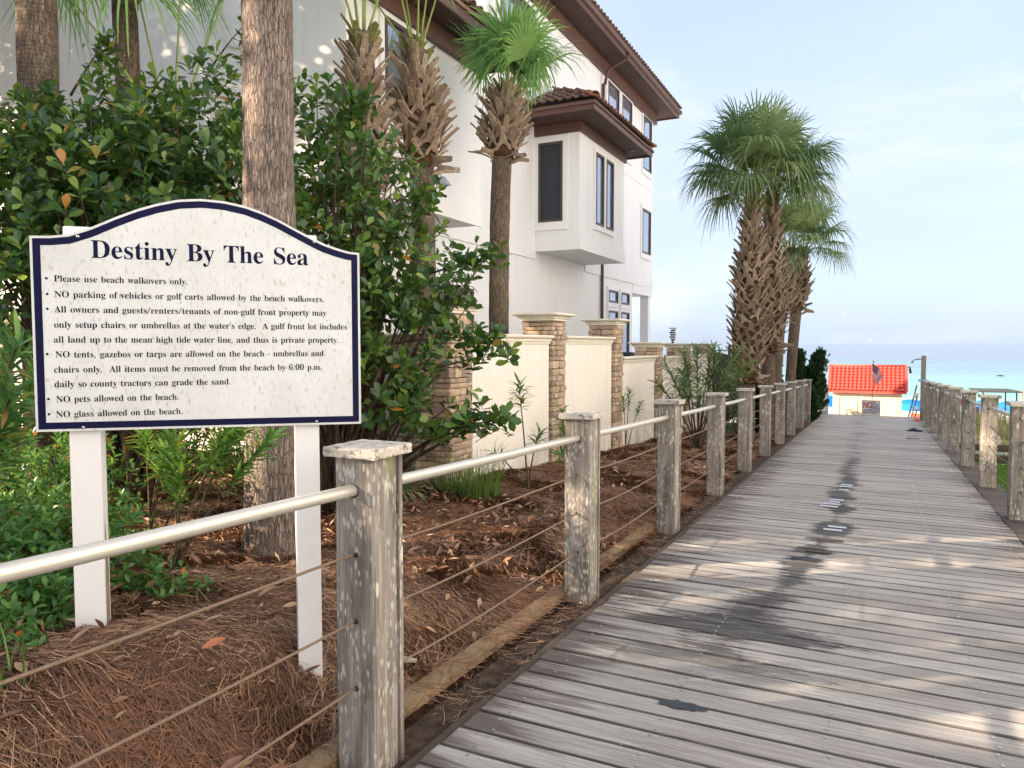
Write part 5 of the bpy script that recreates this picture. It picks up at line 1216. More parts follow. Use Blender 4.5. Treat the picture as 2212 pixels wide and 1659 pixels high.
def palm(base, top, label, r0=.15, r1=.15, boots=None, crown=None, bark='bark', mid=None, seed=0, cat='palm tree', fr=None, name='palm_tree', rough=.012):
    """base/top world; boots=(z0,z1,count,radius); crown=(elev list, Lp, Lb, mat)"""
    B = Vector(base); T = Vector(top)-B; root = empty(name, base, 0, label, cat, None)
    rr = random.Random(seed)
    mids = [T*.33+Vector(mid or (0, 0, 0)), T*.66+Vector(mid or (0, 0, 0))]
    me, P, Rd = trunk_mesh([(0, 0, -.15)]+[tuple(q) for q in mids]+[tuple(T)], [r0*1.22, r0*.99, (r0+r1)/2, r1], M[bark], seed, rough=rough)
    link('trunk', me, root)
    def axis(z):
        for a, b in zip(P, P[1:]):
            if b.z >= z: 
                t = (z-a.z)/(b.z-a.z+1e-6); return a.lerp(b, t)
        return P[-1]
    if boots:
        z0, z1, n, rad = boots; z0 -= B.z; z1 -= B.z
        for i in range(n):
            t = i/(n-1); z = z0+(z1-z0)*t; ang = i*2.39996+rr.uniform(-.2, .2); c = axis(z)
            prof = rad*(.62+.38*math.sin(math.pi*min(1, t*1.15+.12)))*(1-.35*max(0, t-.75)/.25)
            tilt = R(rr.uniform(8, 30))*(1-.7*t)*(.8 if B.y > 12 else .9)+R(3)
            if t < .06: tilt = R(rr.uniform(40, 110))
            me_ = (GBOOTS[rr.randrange(3)] if t > .88 else BOOTS[rr.randrange(7)])
            o = link('leaf_base', me_, root)
            # local: z along boot, +y outward
            out = Vector((math.cos(ang), math.sin(ang), 0)); lean = rr.uniform(-.55, .55)
            side = Vector((-out.y, out.x, 0)); zz = (Vector((0, 0, 1))*math.cos(tilt)+out*math.sin(tilt)+side*math.sin(lean)*.75).normalized(); yy = (out-zz*out.dot(zz)).normalized(); xx = yy.cross(zz)
            o.rotation_euler = Matrix(((xx.x, yy.x, zz.x), (xx.y, yy.y, zz.y), (xx.z, yy.z, zz.z))).to_euler()
            s = rr.uniform(.8, 1.15)*(.80 if B.y > 12 else 1.0); o.scale = (s*(1.55 if B.y > 12 else 1.05), s, s*(1 if B.y > 12 else .84))
            o.location = c+out*(prof-.12)
        m = MB(); pts = [axis(z0+(z1-z0)*t) for t in np.linspace(0, 1, 9)]
        m.tube(pts, [max(.09, (rad-.13)*(.62+.38*math.sin(math.pi*min(1, t*1.15+.12)))*(1-.3*max(0, t-.75)/.25)) for t in np.linspace(0, 1, 9)], 16); m.build('fibre_sheath', M['fiber'], root)
    if crown:
        elevs, Lp, Lb, cm = crown; head = T; cache = {}
        for i, e in enumerate(elevs):
            k = (round(e/12)*12, i % 2)
            if k not in cache: cache[k] = frond_mesh(k[0], seed*31+k[0]*2+k[1], Lp, Lb, cm, droop=.38+.40*max(0, math.cos(R(e))))
            az = (fr[i] if fr else i*2.39996+rr.uniform(-.2, .2))
            o = link('frond', cache[k], root, head+Vector((math.cos(az)*.05, math.sin(az)*.05, -.02*i/len(elevs)*4)), (rr.uniform(-.08, .08), rr.uniform(-.06, .06), az)); s = rr.uniform(.9, 1.08)*(1 if e > 35 else .82); o.scale = (s, s, s)
    return root
def spread_elevs(n, lo=-28, hi=82): return [hi-(hi-lo)*(i/(n-1))**.85 for i in range(n)]
# big trunk right behind the sign
palm((-3.52, 3.63, gz(-3.52, 3.63)), (-3.50, 3.66, 7.6), 'thick grey palm trunk rising right behind the sign', .158, .150, bark='bark', seed=1, crown=(spread_elevs(14, 0, 75), 1.1, .9, 'palmleaf'), mid=(.0, .0, 0), rough=.014)
palm((-6.45, 3.98, gz(-6.45, 3.98)), (-6.45, 4.05, 8.5), 'brown palm trunk at the far left edge above the shrub', .155, .15, bark='barkring', seed=2, crown=(spread_elevs(12, 0, 75), 1.1, .9, 'palmleaf'))
palm((-7.15, 5.45, gz(-7.15, 5.4)), (-7.22, 5.42, 5.62), 'slim palm trunk above the shrub with fronds hanging into the picture', .13, .12, bark='barkring', seed=3, boots=(4.95, 5.5, 16, .22),
     crown=([70, 60, -14, -30, -20], .75, .95, 'freshpalm'), fr=[2, 4, 3.4, .3, -.6])
root = palm((-6.35, 4.95, gz(-6.3, 4.9)), (-6.25, 5.15, 3.55), 'young palm whose long green stalks stand above the shrub', .11, .10, bark='barkring', seed=4, crown=([84, 66, 55, 72], 1.7, .9, 'freshpalm'), fr=[0.2, 2.9, -2.2, .9])
palm((-5.03, 6.67, gz(-5.03, 6.67)), (-5.03, 6.60, 4.72), 'shaggy palm with spiky leaf bases, left of the pair before the house corner', .15, .13, boots=(2.75, 4.65, 135, .32), bark='barkring', seed=5, crown=([84, 80, 72, 76, 68, 82], 1.5, .95, 'freshpalm'))
palm((-5.10, 7.86, -.1), (-5.14, 7.82, 4.98), 'shaggy palm with spiky leaf bases, right of the pair, bare trunk below', .15, .14, boots=(3.55, 4.95, 125, .34), bark='barkring', seed=6, crown=([84, 78, 70, 74, 62, 80, 66], 1.5, .95, 'freshpalm'), mid=(.06, 0, 0))
palm((-4.97, 9.80, -.2), (-4.93, 9.84, 5.02), 'young palm with a ball of cut leaf bases under a fresh green crown', .15, .14, boots=(4.12, 5.0, 120, .35), bark='barkring', seed=7,
     crown=([86, 84, 80, 84, 74, 68, 72, 55, 60, 80, 48, 64], .62, .95, 'freshpalm'), mid=(-.06, 0, 0), fr=[0, 1.6, .4, 3.6, 5.4, .2, -.9, .9, -.2, 2.6, .5, -2.4])
palm((-2.46, 16.5, gz(-2.46, 16.5)), (-2.40, 16.5, 4.72), 'big bushy palm at the boardwalk, front left trunk of the far group', .16, .13, boots=(.55, 4.6, 295, .40), bark='bark', seed=8, crown=(spread_elevs(38, 12, 88), 1.20, .95, 'palmleaf'))
palm((-2.12, 17.3, gz(-2.12, 17.3)), (-2.10, 17.3, 4.82), 'big bushy palm of the far group, right behind the front left trunk', .14, .12, boots=(1.2, 4.65, 235, .35), bark='barkring', seed=9, crown=(spread_elevs(32, 8, 88), 1.10, .95, 'palmleaf'))
palm((-2.25, 20.2, gz(-2.25, 20.2)), (-2.0, 20.1, 3.80), 'shorter palm behind the far group above the juniper', .14, .16, boots=(2.0, 3.7, 120, .34), bark='barkring', seed=10, crown=(spread_elevs(16, 5, 86), .95, .85, 'palmleaf'), mid=(-.1, 0, 0))
palm((-2.02, 20.9, gz(-2.0, 20.9)), (-1.74, 20.9, 3.85), 'shorter palm at the right of the far group with a rounded bristly head', .13, .15, boots=(2.3, 3.75, 100, .33), bark='barkring', seed=12, crown=(spread_elevs(18, 5, 86), 1.0, .88, 'palmleaf'), mid=(-.05, 0, 0))
# low palmetto leaves behind the front post
pm = empty('palmetto', (-4.35, 5.7, gz(-4.3, 5.7)), 0, 'low palmetto leaves in the shade beside the corner pillar', 'palmetto')
for i, az in enumerate((0, .9, -.9, 1.8, -1.7, 2.6, -.3)): link('frond', frond_mesh(24+i*5, 700+i, .35, .55, 'palmleaf', 24), pm, (0, 0, 0), (0, 0, az))

# juniper
def juniper(c, h, r, label, seed, lean=(0, 0)):
    rg = np.random.default_rng(seed); g0 = gz(c[0], c[1]); root = empty('juniper', (c[0], c[1], g0), 0, label, 'conifer')
    m = MB(); m.tube([(0, 0, -.1), (lean[0]*.4, lean[1]*.4, h*.5), (lean[0], lean[1], h*.9)], [.07, .045, .012], 7); m.build('trunk', M['bark2'], root)
    P = []; D = []; mb = MB()
    for k in range(84):
        t = rg.uniform(.02, 1); a = rg.uniform(0, 6.283); L = r*(1-t**1.6*.75)*rg.uniform(.75, 1.2); s = np.array([lean[0]*t, lean[1]*t, h*t*.85])
        d = np.array([math.cos(a), math.sin(a), .35+1.0*t+rg.uniform(0, .4)]); d /= np.linalg.norm(d)
        n = 64; u = rg.random(n)**.62
        p = s+d*(L*u)[:, None]+np.array([0, 0, .18])*(u**2)[:, None]*L+rg.normal(size=(n, 3))*(.016+.17*(1-u))[:, None]*r
        P.append(p); dd = d*1.0+np.array([0, 0, .5])+rg.normal(size=(n, 3))*.45; D.append(dd/np.linalg.norm(dd, axis=1)[:, None])
        mb.tube([tuple(s), tuple(s+d*L*.9)], [.014, .004], 4)
    tag(mb.build('branches', M['bark2'], root), kind='stuff')
    P = np.concatenate(P); D = np.concatenate(D); tv, tf = leaf_template(lambda t: .30*math.sin(math.pi*(.15+.85*t)) if t < 1 else .02, 3, .5, .1)
    b, Mx = sprigs(P, D, 4, .5, .05, .10)
    o = link('foliage', scatter('foliage', tv, tf, Mx, b, rg.random(len(b)), M['juniper']), root); tag(o, kind='stuff')
juniper((-2.55, 21.8), 2.45, .52, 'dark twisted juniper at the foot of the far palms, leftmost part', 1, (.05, 0))
juniper((-2.05, 22.1), 2.35, .50, 'dark juniper with pointed tips in the middle of the clump', 2, (.15, 0))
juniper((-1.72, 22.5), 2.1, .58, 'dark juniper leaning over the left railing with one tip pointing right', 3, (.34, .1))
juniper((-1.62, 21.8), 1.0, .38, 'low juniper mound spilling onto the boardwalk edge', 4)
juniper((-2.6, 19.6), 1.7, .6, 'low dark juniper in front of the palm feet behind the railing', 5)

# unseen trees put in outside the frame to dapple and block the sunlight
def shade_tree(c, h, r, n, label, seed):
    rg = np.random.default_rng(seed); root = empty('shade_tree', (c[0], c[1], 0), 0, label, 'tree')
    m = MB(); m.tube([(0, 0, -.4), (.1, 0, h*.35), (0, .1, h*.7)], [.22, .17, .08], 10); m.build('trunk', M['bark2'], root)
    P = []
    for k in range(16):
        u = rg.normal(size=3); u /= np.linalg.norm(u); cc = np.array([0, 0, h*.68])+u*np.array([r*.6, r*.6, h*.24]); q = n//16
        v = rg.normal(size=(q, 3)); v /= np.linalg.norm(v, axis=1)[:, None]; P.append(cc+v*(rg.random((q, 1))**.4)*r*.42)
    P = np.concatenate(P); b, Mx = sprigs(P, np.tile([[0, 0, 1.]], (len(P), 1)), 4, 1.2, .15, .26)
    o = link('crown', scatter('crown', *SMALL, Mx, b, rg.random(len(b)), M['leaf']), root); tag(o, kind='stuff')
shade_tree((-11.5, .4), 9.5, 3.0, 5600, 'unseen leafy tree added left of the camera to dapple the sun', 21)
shade_tree((-14.2, 4.4), 12.5, 3.8, 12000, 'second unseen leafy tree added left of the camera to shade the house wall', 22)
shade_tree((-9.2, -3.6), 8.0, 2.6, 800, 'unseen leafy tree added behind the camera to the left to dapple the sun', 23)

# ------------------------------------------------------------------ pool fence, things behind the wall
fence = empty('metal_fence', (-4, 20.8, gz(-3.9, 21)), 0, 'black metal picket fence between the last stone pillar and the palms', 'fence')
fz = gz(-3.9, 21)
m = MB(); m.box(-.015, .015, 0, .03, 0, 1); pk = m.mesh('picket', M['black'])
for i in range(44):
    o = link('picket', pk, fence, (.02, i*.11, .0), (0, 0, 0), (.7, .7, 1.22-fz-.02-.006*i))
for zz in (1.20, .25): m = MB(); m.box(-.02, .02, 0, 4.85, 0, .035); m.build('fence_rail', M['black'], fence, (.02, 0, zz-fz+(.0)))
for i in range(3): m = MB(); m.box(-.035, .035, -.035, .035, 0, 1.34-fz); m.add([(0, 0, 1.40-fz), (.035, .035, 1.34-fz), (-.035, .035, 1.34-fz), (-.035, -.035, 1.34-fz), (.035, -.035, 1.34-fz)], [(0, 1, 2), (0, 2, 3), (0, 3, 4), (0, 4, 1)]); m.build('fence_post', M['black'], fence, (.02, i*2.42+.02, 0))
m = MB(); n = 24; v = []
for i in range(n+1):
    for z in (0, 1.15): v.append((.05*math.sin(i*1.3)+.02*math.sin(i*2.9), i*.15, z))
m.add(v, [(2*i, 2*i+2, 2*i+3, 2*i+1) for i in range(n)], True); tag(m.build('blue_windscreen', plain('deep_blue_mesh', (.008, .030, .085), .8, .1), None, (-4.10, 21.0, gz(-4, 22)+.1)), 'dark blue mesh screen hung behind the black fence', 'screen')
r_ = empty('rock_stack', (-5.0, 20.3, -.6), 0, 'slim stack of grey rocks standing up behind the far wall', 'rock stack')
m = MB(); m.tube([(0, 0, 0), (0, 0, 2.1)], .035, 8); m.build('pole', M['rock'], r_)
for i in range(5): m = MB(); w = .055+.012*(i % 2); m.box(-w, w, -w, w, 0, .05, b=.012); m.build('rock', M['rock'], r_, (.01*(-1)**i, 0, 2.105+i*.064), (0, 0, i*.5))
m = MB(); m.box(-.09, .09, -.09, .09, 0, .02, b=.004); m.build('top_plate', M['rock'], r_, (0, 0, 2.43))
g_ = empty('grill', (-5.5, 17.35, -.6), 0, 'black and red lidded grill top showing over the low wall', 'grill')
m = MB(); m.box(-.25, .25, -.22, .22, .9, 1.55, b=.02); m.build('body', M['redfab'], g_)
m = MB(); v = []; 
for i in range(9):
    a = math.pi*i/8; v += [(-.27, -.24*math.cos(a), 1.55+.26*math.sin(a)), (.27, -.24*math.cos(a), 1.55+.26*math.sin(a))]
m.add(v, [(2*i, 2*i+1, 2*i+3, 2*i+2) for i in range(8)]+[tuple(range(0, 18, 2)), tuple(range(1, 18, 2))[::-1]]); m.build('lid', M['black'], g_)
m = MB(); m.tube([(-.2, -.2, 0), (-.2, -.2, .9)], .02, 6); m.tube([(.2, .2, 0), (.2, .2, .9)], .02, 6); m.tube([(-.2, .2, 0), (-.2, .2, .9)], .02, 6); m.tube([(.2, -.2, 0), (.2, -.2, .9)], .02, 6); m.build('stand', M['black'], g_)
m = MB(); m.box(-.2, .2, -.25, .25, 0, 1.66, b=.03); tag(m.build('blue_cover', M['bluefab'], None, (-5.6, 16.5, -.55)), 'blue covered box showing over the low wall beside the grill', 'box')

# ------------------------------------------------------------------ end of the walk
def text_plate(root, me, name, x, z, lift=.004): return link(name, me, root, (x, -lift, z), (R(90), 0, 0))
ns = empty('rules_sign', (-.06, 25.42, -1.9), 0, 'white sign with a big red NO standing past the end of the boardwalk', 'sign')
m = MB(); m.box(-.262, .262, 0, .006, 1.02, 1.57, b=.0015); m.build('plate', M['white'], ns)
fr_ = MB()
for (a, b, c, d) in ((-.25, .25, 1.549, 1.556), (-.25, .25, 1.034, 1.041), (-.25, -.243, 1.0415, 1.5485), (.243, .25, 1.0415, 1.5485)): fr_.box(a, b, -.003, -.0005, c, d)
fr_.build('border_line', M['signred'], ns)
text_plate(ns, sans_mesh('no', 'NO', .27, M['signred'], .62, .006), 'large_lettering', -.225, 1.33)
for i, t in enumerate(('TENTS', 'TARPS', 'CANOPIES', 'PERSONAL', 'UMBRELLAS')): text_plate(ns, sans_mesh('w', t, .052, M['signblue'], .88, .0008), 'small_lettering', .01, [1.50, 1.45, 1.40, 1.345, 1.305][i])
text_plate(ns, sans_mesh('w', 'ALLOWED ON THE', .066, M['signblue'], .80, .0018), 'small_lettering', -.205, 1.235); text_plate(ns, sans_mesh('w', 'BEACH PROPERTY', .066, M['signblue'], .80, .0018), 'small_lettering', -.215, 1.165)
m = MB(); m.tube([(0, .03, 0), (0, .03, 1.55)], .022, 8); m.build('post', M['graywood'], ns)
fl = empty('flag', (-.04, 25.50, -1.9), 0, 'small American flag hanging limp from a short orange pole on the NO sign', 'flag')
m = MB(); m.tube([(0, 0, .9), (.02, 0, 2.75)], .011, 8); m.build('flagpole', M['flagpole'], fl)
m = MB(); m.tube([(.02, 0, 2.75), (.02, 0, 2.79)], .018, 8); m.build('finial', M['flagpole'], fl)
def flag_cloth():
    nu, nv = 26, 39; V = []; mi = []; F = []
    for j in range(nv+1):
        for i in range(nu+1):
            u, w = i/nu, j/nv    # u along the fly, w down the hoist
            d = u*.62            # fly distance, sagging down along the pole
            x = -.015+.40*math.sin(u*2.1)*(.70-.25*w)+.025*math.sin(u*9+w*3)*u-.16*u*w
            z = 2.70-w*.42-.50*u**1.15; y = -.02+.04*math.sin(u*13+w*2.5)*min(1, u*3)
            V.append((x, y, z))
    mats = [M['signred'], M['white'], plain('flag_navy', (.015, .025, .12), .8)]
    m = MB(); m.v = V
    for j in range(nv):
        for i in range(nu):
            a = j*(nu+1)+i; m.f.append((a, a+1, a+nu+2, a+nu+1)); m.sm.append(True)
            s = j//3
            if i < 9 and j < 19: m.mi.append(1 if (i % 2 == 1 and j % 3 == 1) else 2)
            else: m.mi.append(s % 2)
    return m.mesh('flag_cloth', mats)
link('flag_cloth', flag_cloth(), fl)
nb = empty('notice_board', (-1.38, 24.98, -1.3), 0, 'tall grey notice board on the left at the end of the boardwalk', 'notice board')
m = MB(); m.box(-.125, .125, 0, .03, .25, 1.45, b=.003); m.build('panel', M['greyboard'], nb)
m = MB(); m.box(-.08, .08, -.004, -.001, .62, .80); m.box(-.085, .085, -.004, -.001, 1.0, 1.22); m.build('notice', M['white'], nb)
m = MB(); m.box(-.045, .045, .031, .12, 0, 1.62); m.build('post', M['graywood'], nb)
# shower post and stair rails
sp_ = empty('shower_post', (1.39, 26.5, -2.4), 0, 'tall wooden post with a curved shower arm at the end of the right railing', 'shower')
m = MB(); m.box(-.065, .065, -.065, .065, 0, 3.44, b=.01); m.build('post', M['graywood'], sp_)
m = MB(); m.tube([(-.065, 0, 3.32), (-.18, 0, 3.33), (-.26, 0, 3.31), (-.31, 0, 3.25)], .012, 6); m.tube([(-.31, 0, 3.25), (-.325, 0, 3.21)], [.02, .035], 8); m.tube([(-.15, 0, 3.32), (-.15, 0, 3.38)], .007, 6); m.build('shower_arm', M['black'], sp_)
m = MB(); m.box(-.13, .11, -.07, .07, 0, .06, b=.025); tag(m.build('teal_towel', M['teal'], None, (1.34, 25.60, .275)), 'crumpled teal cloth on top of the farthest right post', 'towel')
sr = empty('stair_railing', (1.2, 25.6, -1.4), 0, 'leaning grey wooden rails of the beach stairs at the far right end', 'railing')
for i, (x0, y0, z0, x1, y1, z1, w) in enumerate(((-.02, 0, 1.55, -.36, 2.5, -.75, .022), (0, 0, 1.2, -.3, 2.4, -.8, .02), (0, 0, .8, -.25, 2.2, -.9, .02))):
    m = MB(); m.tube([(x0, y0, z0), (x1, y1, z1)], w, 6); m.build('stair_rail', M['graywood'], sr)
for z in (1.25, .85, .45): m = MB(); m.box(-.10, .02, -.02, .02, 0, .16, b=.004); m.build('slat', M['white'], sr, (0, .05, z-.1), (0, .2, 0))
stair = empty('beach_stairs', (0, 25.2, -3.0), 0, 'wooden stairs dropping from the boardwalk to the sand', 'stairs')
for i in range(12): m = MB(); m.box(-1.35, 1.35, 0, .28, 0, .045); m.build('tread', M['graywood'], stair, (0, .0+i*.30, 2.05-i*.19))
# sandals
def sandal(root, x, rz):
    pr = [(-.045, -.12), (.03, -.13), (.045, -.05), (.042, .04), (.055, .10), (.03, .145), (-.02, .15), (-.052, .11), (-.045, .02)]
    m = MB(); m.prism(pr, 0, .022); s = m.build('sole', M['rubber'], root, (x, 0, 0), (0, 0, rz))
    m = MB(); m.tube([(-.045, -.01, .018), (-.03, .03, .055), (0, .075, .06), (.004, .10, .022)], .008, 6); m.tube([(.042, -.01, .018), (.03, .03, .055), (0, .075, .06)], .008, 6); m.build('strap', M['rubber'], s)
sd1 = empty('flip_flops', (.88, 19.15, deck_z(19.15)+.003), 1.2, 'pair of dark blue flip flops left on the boardwalk near the right posts', 'sandals')
sandal(sd1, -.07, .1); sandal(sd1, .07, -.15)
m = MB(); m.prism([(-.045, -.11), (.03, -.12), (.04, .04), (.05, .10), (.0, .14), (-.05, .09)], 0, .02); m.tube([(-.04, 0, .018), (0, .06, .06), (.04, 0, .018)], .012, 6); tag(m.build('orange_sandal', M['orangefab'], None, (1.10, 23.1, deck_z(23.1)+.003), (0, 0, .9)), 'orange sandal lying at the foot of the farthest right posts', 'sandal')

# ------------------------------------------------------------------ beach shed
sh = empty('beach_shed', (-.28, 38.9, -3.45), 0, 'cream painted beach shed with a bright red tile profile roof', 'shed')
SHZ = -3.45
for i in range(15):     # vertical wall boards, front
    w = 2.90/15; x = -1.45+i*w; m = MB(); m.box(.004, w-.004, 0, .03, 0, 2.62, b=.004); m.build('wall_board', M['creamwood'], sh, (x, -.70, 0))
m = MB(); m.box(-1.447, 1.447, -.668, 1.0, 0, 2.62); m.build('shed_body', M['creamwood'], sh)
for x in (-1.20, -.42): m = MB(); m.box(-.035, .035, -.735, -.7005, 1.15, 2.45); m.build('door_trim', M['creamwood'], sh, (x, 0, 0))
m = MB(); m.box(-.42, .42, -.735, -.7005, 2.45, 2.51); m.build('door_trim', M['creamwood'], sh, (-.81, 0, 0))
m = MB(); m.box(-.11, .11, -.73, -.7005, 2.20, 2.42, b=.01); m.build('wall_vent', M['creamwood'], sh, (-.20, 0, 0))
e0z, r0z, ey, ry = 2.70, 3.80, -.98, .12
nx, ny = 18, 8; RW = 3.20; tw = RW/nx; up = Vector((0, ry-ey, r0z-e0z)); ul = up.length; up.normalize(); nn = Vector((0, -up.z, up.y))
def metal_tile():
    m = MB(); v = []; k = 6; l = ul/ny*1.03
    for (s, h) in ((0, .052), (l, 0)):
        for i in range(k+1):
            t = i/k; z = h+.045*math.sin(math.pi*min(1, t/.68))**.8 if t < .68 else h; v.append((tw*t, s, z))
    v += [(a, 0, b-.03) for a, _, b in v[:k+1]]
    m.add(v, [(i, i+1, k+2+i, k+1+i) for i in range(k)]+[(2*k+2+i, 2*k+3+i, i+1, i) for i in range(k)]); return m.mesh('roof_tile', M['redroof'])
mt = metal_tile(); ang = math.atan2(up.z, up.y)
for j in range(ny):
    for i in range(nx):
        p = Vector((-RW/2+i*tw, ey, e0z))+up*(ul*j/ny); link('roof_tile', mt, sh, p, (ang, 0, 0))
m = MB(); v = [(-RW/2-.03, ey, e0z-.05), (RW/2+.03, ey, e0z-.05), (RW/2+.03, ry, r0z-.03), (-RW/2-.03, ry, r0z-.03), (RW/2+.03, 1.25, e0z), (-RW/2-.03, 1.25, e0z), (-RW/2-.03, ey, e0z-.12), (RW/2+.03, ey, e0z-.12), (RW/2+.03, 1.25, e0z-.1), (-RW/2-.03, 1.25, e0z-.1)]
m.add(v, [(0, 1, 2, 3), (3, 2, 4, 5), (6, 7, 1, 0), (7, 8, 4, 2, 1), (6, 0, 3, 5, 9), (6, 9, 8, 7)]); m.build('roof', M['redroof'], sh)
for s in (-1, 1):
    m = MB(); a = Vector((s*(RW/2+.02), ey-.01, e0z+.01)); b = Vector((s*(RW/2+.02), ry, r0z+.03)); q = Vector((.06, 0, 0)); n2 = nn*.06
    m.add([a-q-n2, a+q-n2, a+q+n2, a-q+n2, b-q-n2, b+q-n2, b+q+n2, b-q+n2], [(0, 1, 2, 3), (7, 6, 5, 4), (0, 4, 5, 1), (1, 5, 6, 2), (2, 6, 7, 3), (3, 7, 4, 0)]); m.build('verge_trim', M['redroof'], sh)
    l = empty('floodlight', (s*(RW/2+.14), ry-.02, r0z-.02)); l.parent = sh
    m = MB(); m.box(-.06, .06, -.03, .03, -.02, .02); m.build('bracket', M['black'], l); m = MB(); m.tube([(0, 0, -.03), (0, -.05, -.16)], [.03, .055], 8); m.build('lamp_head', M['black'], l, (s*.04, 0, 0)); m = MB(); m.tube([(0, 0, -.15), (0, -.04, -.26)], [.03, .06], 8); m.build('lamp_head', M['black'], l, (s*.06, 0, 0))
m = MB(); m.tube([(-RW/2-.05, ry, r0z+.03), (RW/2+.05, ry, r0z+.03)], .055, 8); m.build('ridge_cap', M['redroof'], sh)
m = MB(); k = 18; m.tube([(.16*math.cos(i*2*math.pi/k), 0, .16*math.sin(i*2*math.pi/k)) for i in range(k+1)], .05, 6); m.tube([(-.1, -.03, -.06), (.0, -.05, .1), (.12, -.03, -.04)], .04, 6)
tag(m.build('hose_coil', M['graywood'], None, (-1.0, 37.95, -1.78)), 'coiled grey hose hanging on the shed front just above the boardwalk edge', 'hose')

# ------------------------------------------------------------------ beach things
def umbrella(x, y, label, h=2.35, r=1.15, z=None):
    z = gz(x, y) if z is None else z
    o = empty('beach_umbrella', (x, y, z), 0, label, 'umbrella', 'blue beach umbrellas along the water')
    m = MB(); m.tube([(0, 0, 0), (0, 0, h+.1)], .022, 6); m.build('pole', M['white'], o)
    m = MB(); n = 8; rings = [(0, .60), (.45, .52), (.8, .33), (1.0, 0), (1.0, -.12)]; v = [(0, 0, h)]
    for q, zz in rings[1:]:
        for k in range(n*2):
            a = k*math.pi/n; f = 1-(.05 if k % 2 else 0); v.append((r*q*f*math.cos(a), r*q*f*math.sin(a), h-.60+zz*1.0-(.03 if k % 2 and q == 1 else 0)))
    N = 2*n; f = [(0, 1+k, 1+(k+1) % N) for k in range(N)]
    for i in range(3): f += [(1+i*N+k, 1+(i+1)*N+k, 1+(i+1)*N+(k+1) % N, 1+i*N+(k+1) % N) for k in range(N)]
    m.add(v, f); m.build('canopy', M['bluefab'], o); return o
umbrella(-2.95, 58, 'blue beach umbrella left of the shed beside the notice board', z=-4.65)
umbrella(2.35, 58, 'blue beach umbrella right of the shed over the beach chairs', z=-4.75)
umbrella(6.75, 58, 'blue beach umbrella between the second and third right posts', z=-4.65)
umbrella(8.0, 56, 'blue beach umbrella behind the golf cart roof near the right edge', z=-4.5)
def lounge(x, y, z, rz, label, mat):
    o = empty('beach_chair', (x, y, z), rz, label, 'beach chair', 'beach chairs right of the shed')
    m = MB(); m.box(-.32, .32, -.9, .35, .30, .37, b=.02); m.build('seat', M[mat], o)
    m = MB(); m.add([(-.32, .35, .33), (.32, .35, .33), (.32, .85, 1.0), (-.32, .85, 1.0), (-.32, .42, .30), (.32, .42, .30), (.32, .92, .97), (-.32, .92, .97)], [(0, 1, 2, 3), (7, 6, 5, 4), (0, 4, 5, 1), (1, 5, 6, 2), (2, 6, 7, 3), (3, 7, 4, 0)]); m.build('backrest', M[mat], o)
    for sx in (-.28, .28):
        for sy in (-.8, .3): m = MB(); m.box(sx-.03, sx+.03, sy-.03, sy+.03, 0, .298); m.build('leg', M['graywood'], o)
lounge(2.15, 48, -3.80, 2.8, 'blue beach chair right of the shed, nearer one', 'bluefab'); lounge(2.75, 52, -3.85, 2.7, 'blue beach chair right of the shed, farther one', 'bluefab')
m = MB(); m.box(-.4, .4, -.3, .3, 0, .5, b=.08); m.box(-.25, .3, -.2, .25, .5, .85, b=.08); tag(m.build('beach_bag', M['orangefab'], None, (2.1, 46, -3.25)), 'orange red towel bundle piled between the blue beach chairs', 'towel')
m = MB(); m.box(-.5, .5, -.3, .3, 0, .45, b=.04); tag(m.build('blue_cushion_stack', M['bluefab'], None, (2.15, 45.2, -3.75)), 'stack of blue cushions on the sand right of the shed', 'cushions')
gc_ = empty('golf_cart', (3.85, 31.0, gz(3.85, 31)), .1, 'golf cart with a dark flat roof half hidden behind the right posts', 'golf cart'); cz = gz(3.85, 31)
m = MB(); m.box(-.62, .62, -.9, .9, 0, .05, b=.02); m.build('roof', M['graywood'], gc_, (0, 0, -.26-cz))
m = MB(); [m.tube([(sx, sy, .45), (sx*.9, sy*.85, -.26-cz)], .02, 6) for sx in (-.55, .55) for sy in (-.8, .8)]; m.build('roof_struts', M['black'], gc_)
m = MB(); m.box(-.58, .58, -1.1, 1.1, .28, .62, b=.06); m.build('body', M['white'], gc_); m = MB(); m.box(-.52, .52, -.2, .35, .62, .92, b=.05); m.build('seat', M['orangefab'], gc_); m = MB(); m.box(-.52, .52, .36, .48, .7, 1.25, b=.04); m.build('backrest', M['orangefab'], gc_)
for sx in (-.55, .55):
    for sy in (-.8, .8): m = MB(); m.tube([(-.07, 0, 0), (.07, 0, 0)], .22, 14); m.build('wheel', M['black'], gc_, (sx, sy, .22))
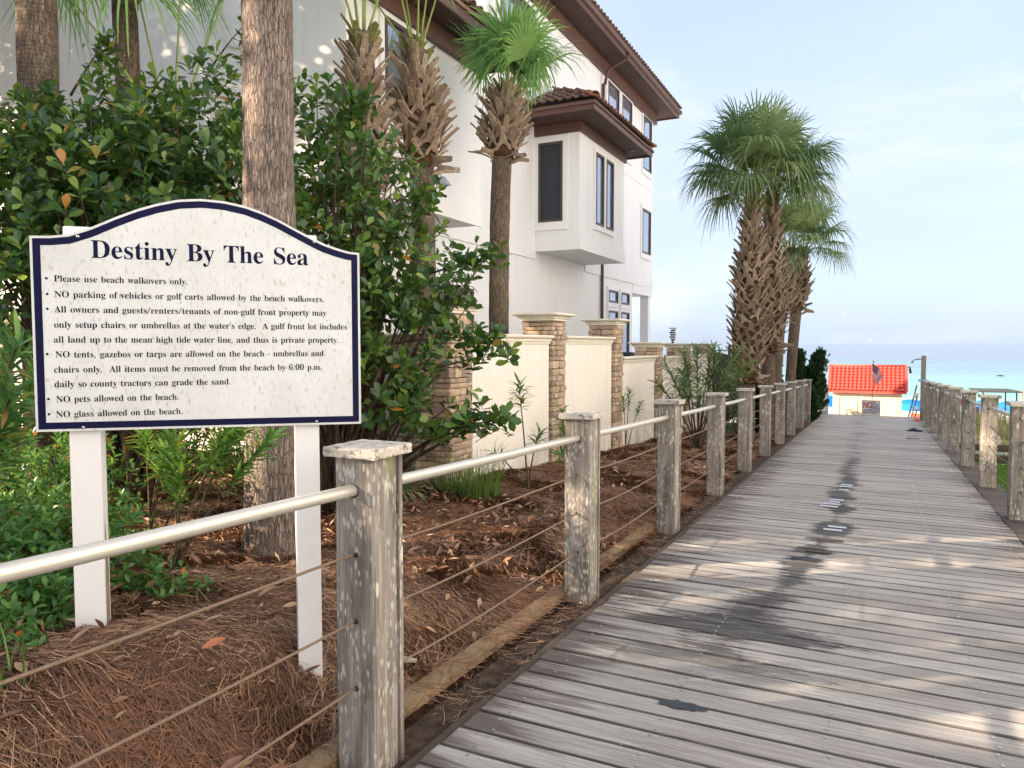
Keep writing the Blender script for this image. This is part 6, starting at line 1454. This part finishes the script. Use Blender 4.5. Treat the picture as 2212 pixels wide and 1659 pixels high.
for k, (x, y, c, lab) in enumerate(((2.79, 30, 'signred', 'white warning pole with a red band seen between the right posts'), (2.42, 30, 'bluefab', 'white warning pole with a blue band seen between the right posts'))):
    z = gz(x, y); o = empty('warning_pole', (x, y, z), 0, lab, 'pole'); m = MB(); m.tube([(0, 0, 0), (0, 0, -.25-z)], .05, 8); m.build('pole', M['white'], o); m = MB(); m.tube([(0, 0, -.75-z), (0, 0, -.50-z)], .054, 8); m.build('band', M[c], o)
for k in range(5):
    x = 9.3+k*.55; y = 62+k; m = MB(); m.tube([(0, 0, 0), (0, 0, 2.4)], .05, 6); m.box(-.01, .5, -.02, .02, 1.8, 2.3); tag(m.build('beach_post', M['white'] if k % 2 else M['graywood'], None, (x, y, gz(x, y))), ['weathered post', 'white flag post', 'grey post', 'white flag post near the water', 'rightmost grey post'][k]+' on the beach at the right edge', 'post', 'posts on the beach at the right edge')
for k in range(7):
    m = MB(); m.box(-.04, .04, -.01, .01, 0, .55+.07*(k % 3), b=.004); tag(m.build('sand_fence_slat', M['graywood'], None, (2.25+k*.16, 24.0+k*.35, gz(2.3, 24)-.05), (.03*k-.08, .05*(-1)**k, .3)), 'weathered slat of the sand fence behind the right railing', 'slat', 'sand fence slats behind the right railing')
for k, (x, y, z, s, lab) in enumerate(((-7.0, 200, 8.6, .7, 'white gull flying above the horizon over the sea'), (-2.0, 420, 3.4, .8, 'tiny white gull on the horizon above the shed'))):
    m = MB(); m.add([(-.9, 0, .25), (-.45, .12, .32), (0, .15, .05), (.45, .12, .32), (.9, 0, .25), (.45, -.12, .30), (0, -.15, .0), (-.45, -.12, .30)], [(0, 7, 1), (1, 7, 6, 2), (2, 6, 5, 3), (3, 5, 4)]); m.tube([(0, -.35, -.02), (0, -.1, .02), (0, .3, 0)], [.03, .09, .03], 8)
    o = m.build('gull', M['white'], None, (x, y, z), (0, 0, .5)); o.scale = (s, s, s); tag(o, lab, 'bird')
m = MB(); m.tube([(-.9, 0, 0), (0, 0, .1), (.9, 0, 0)], [.08, .22, .06], 8); tag(m.build('small_boat', M['black'], None, (22.2, 172, -4.9)), 'tiny dark boat far out on the water right of the shower post', 'boat')
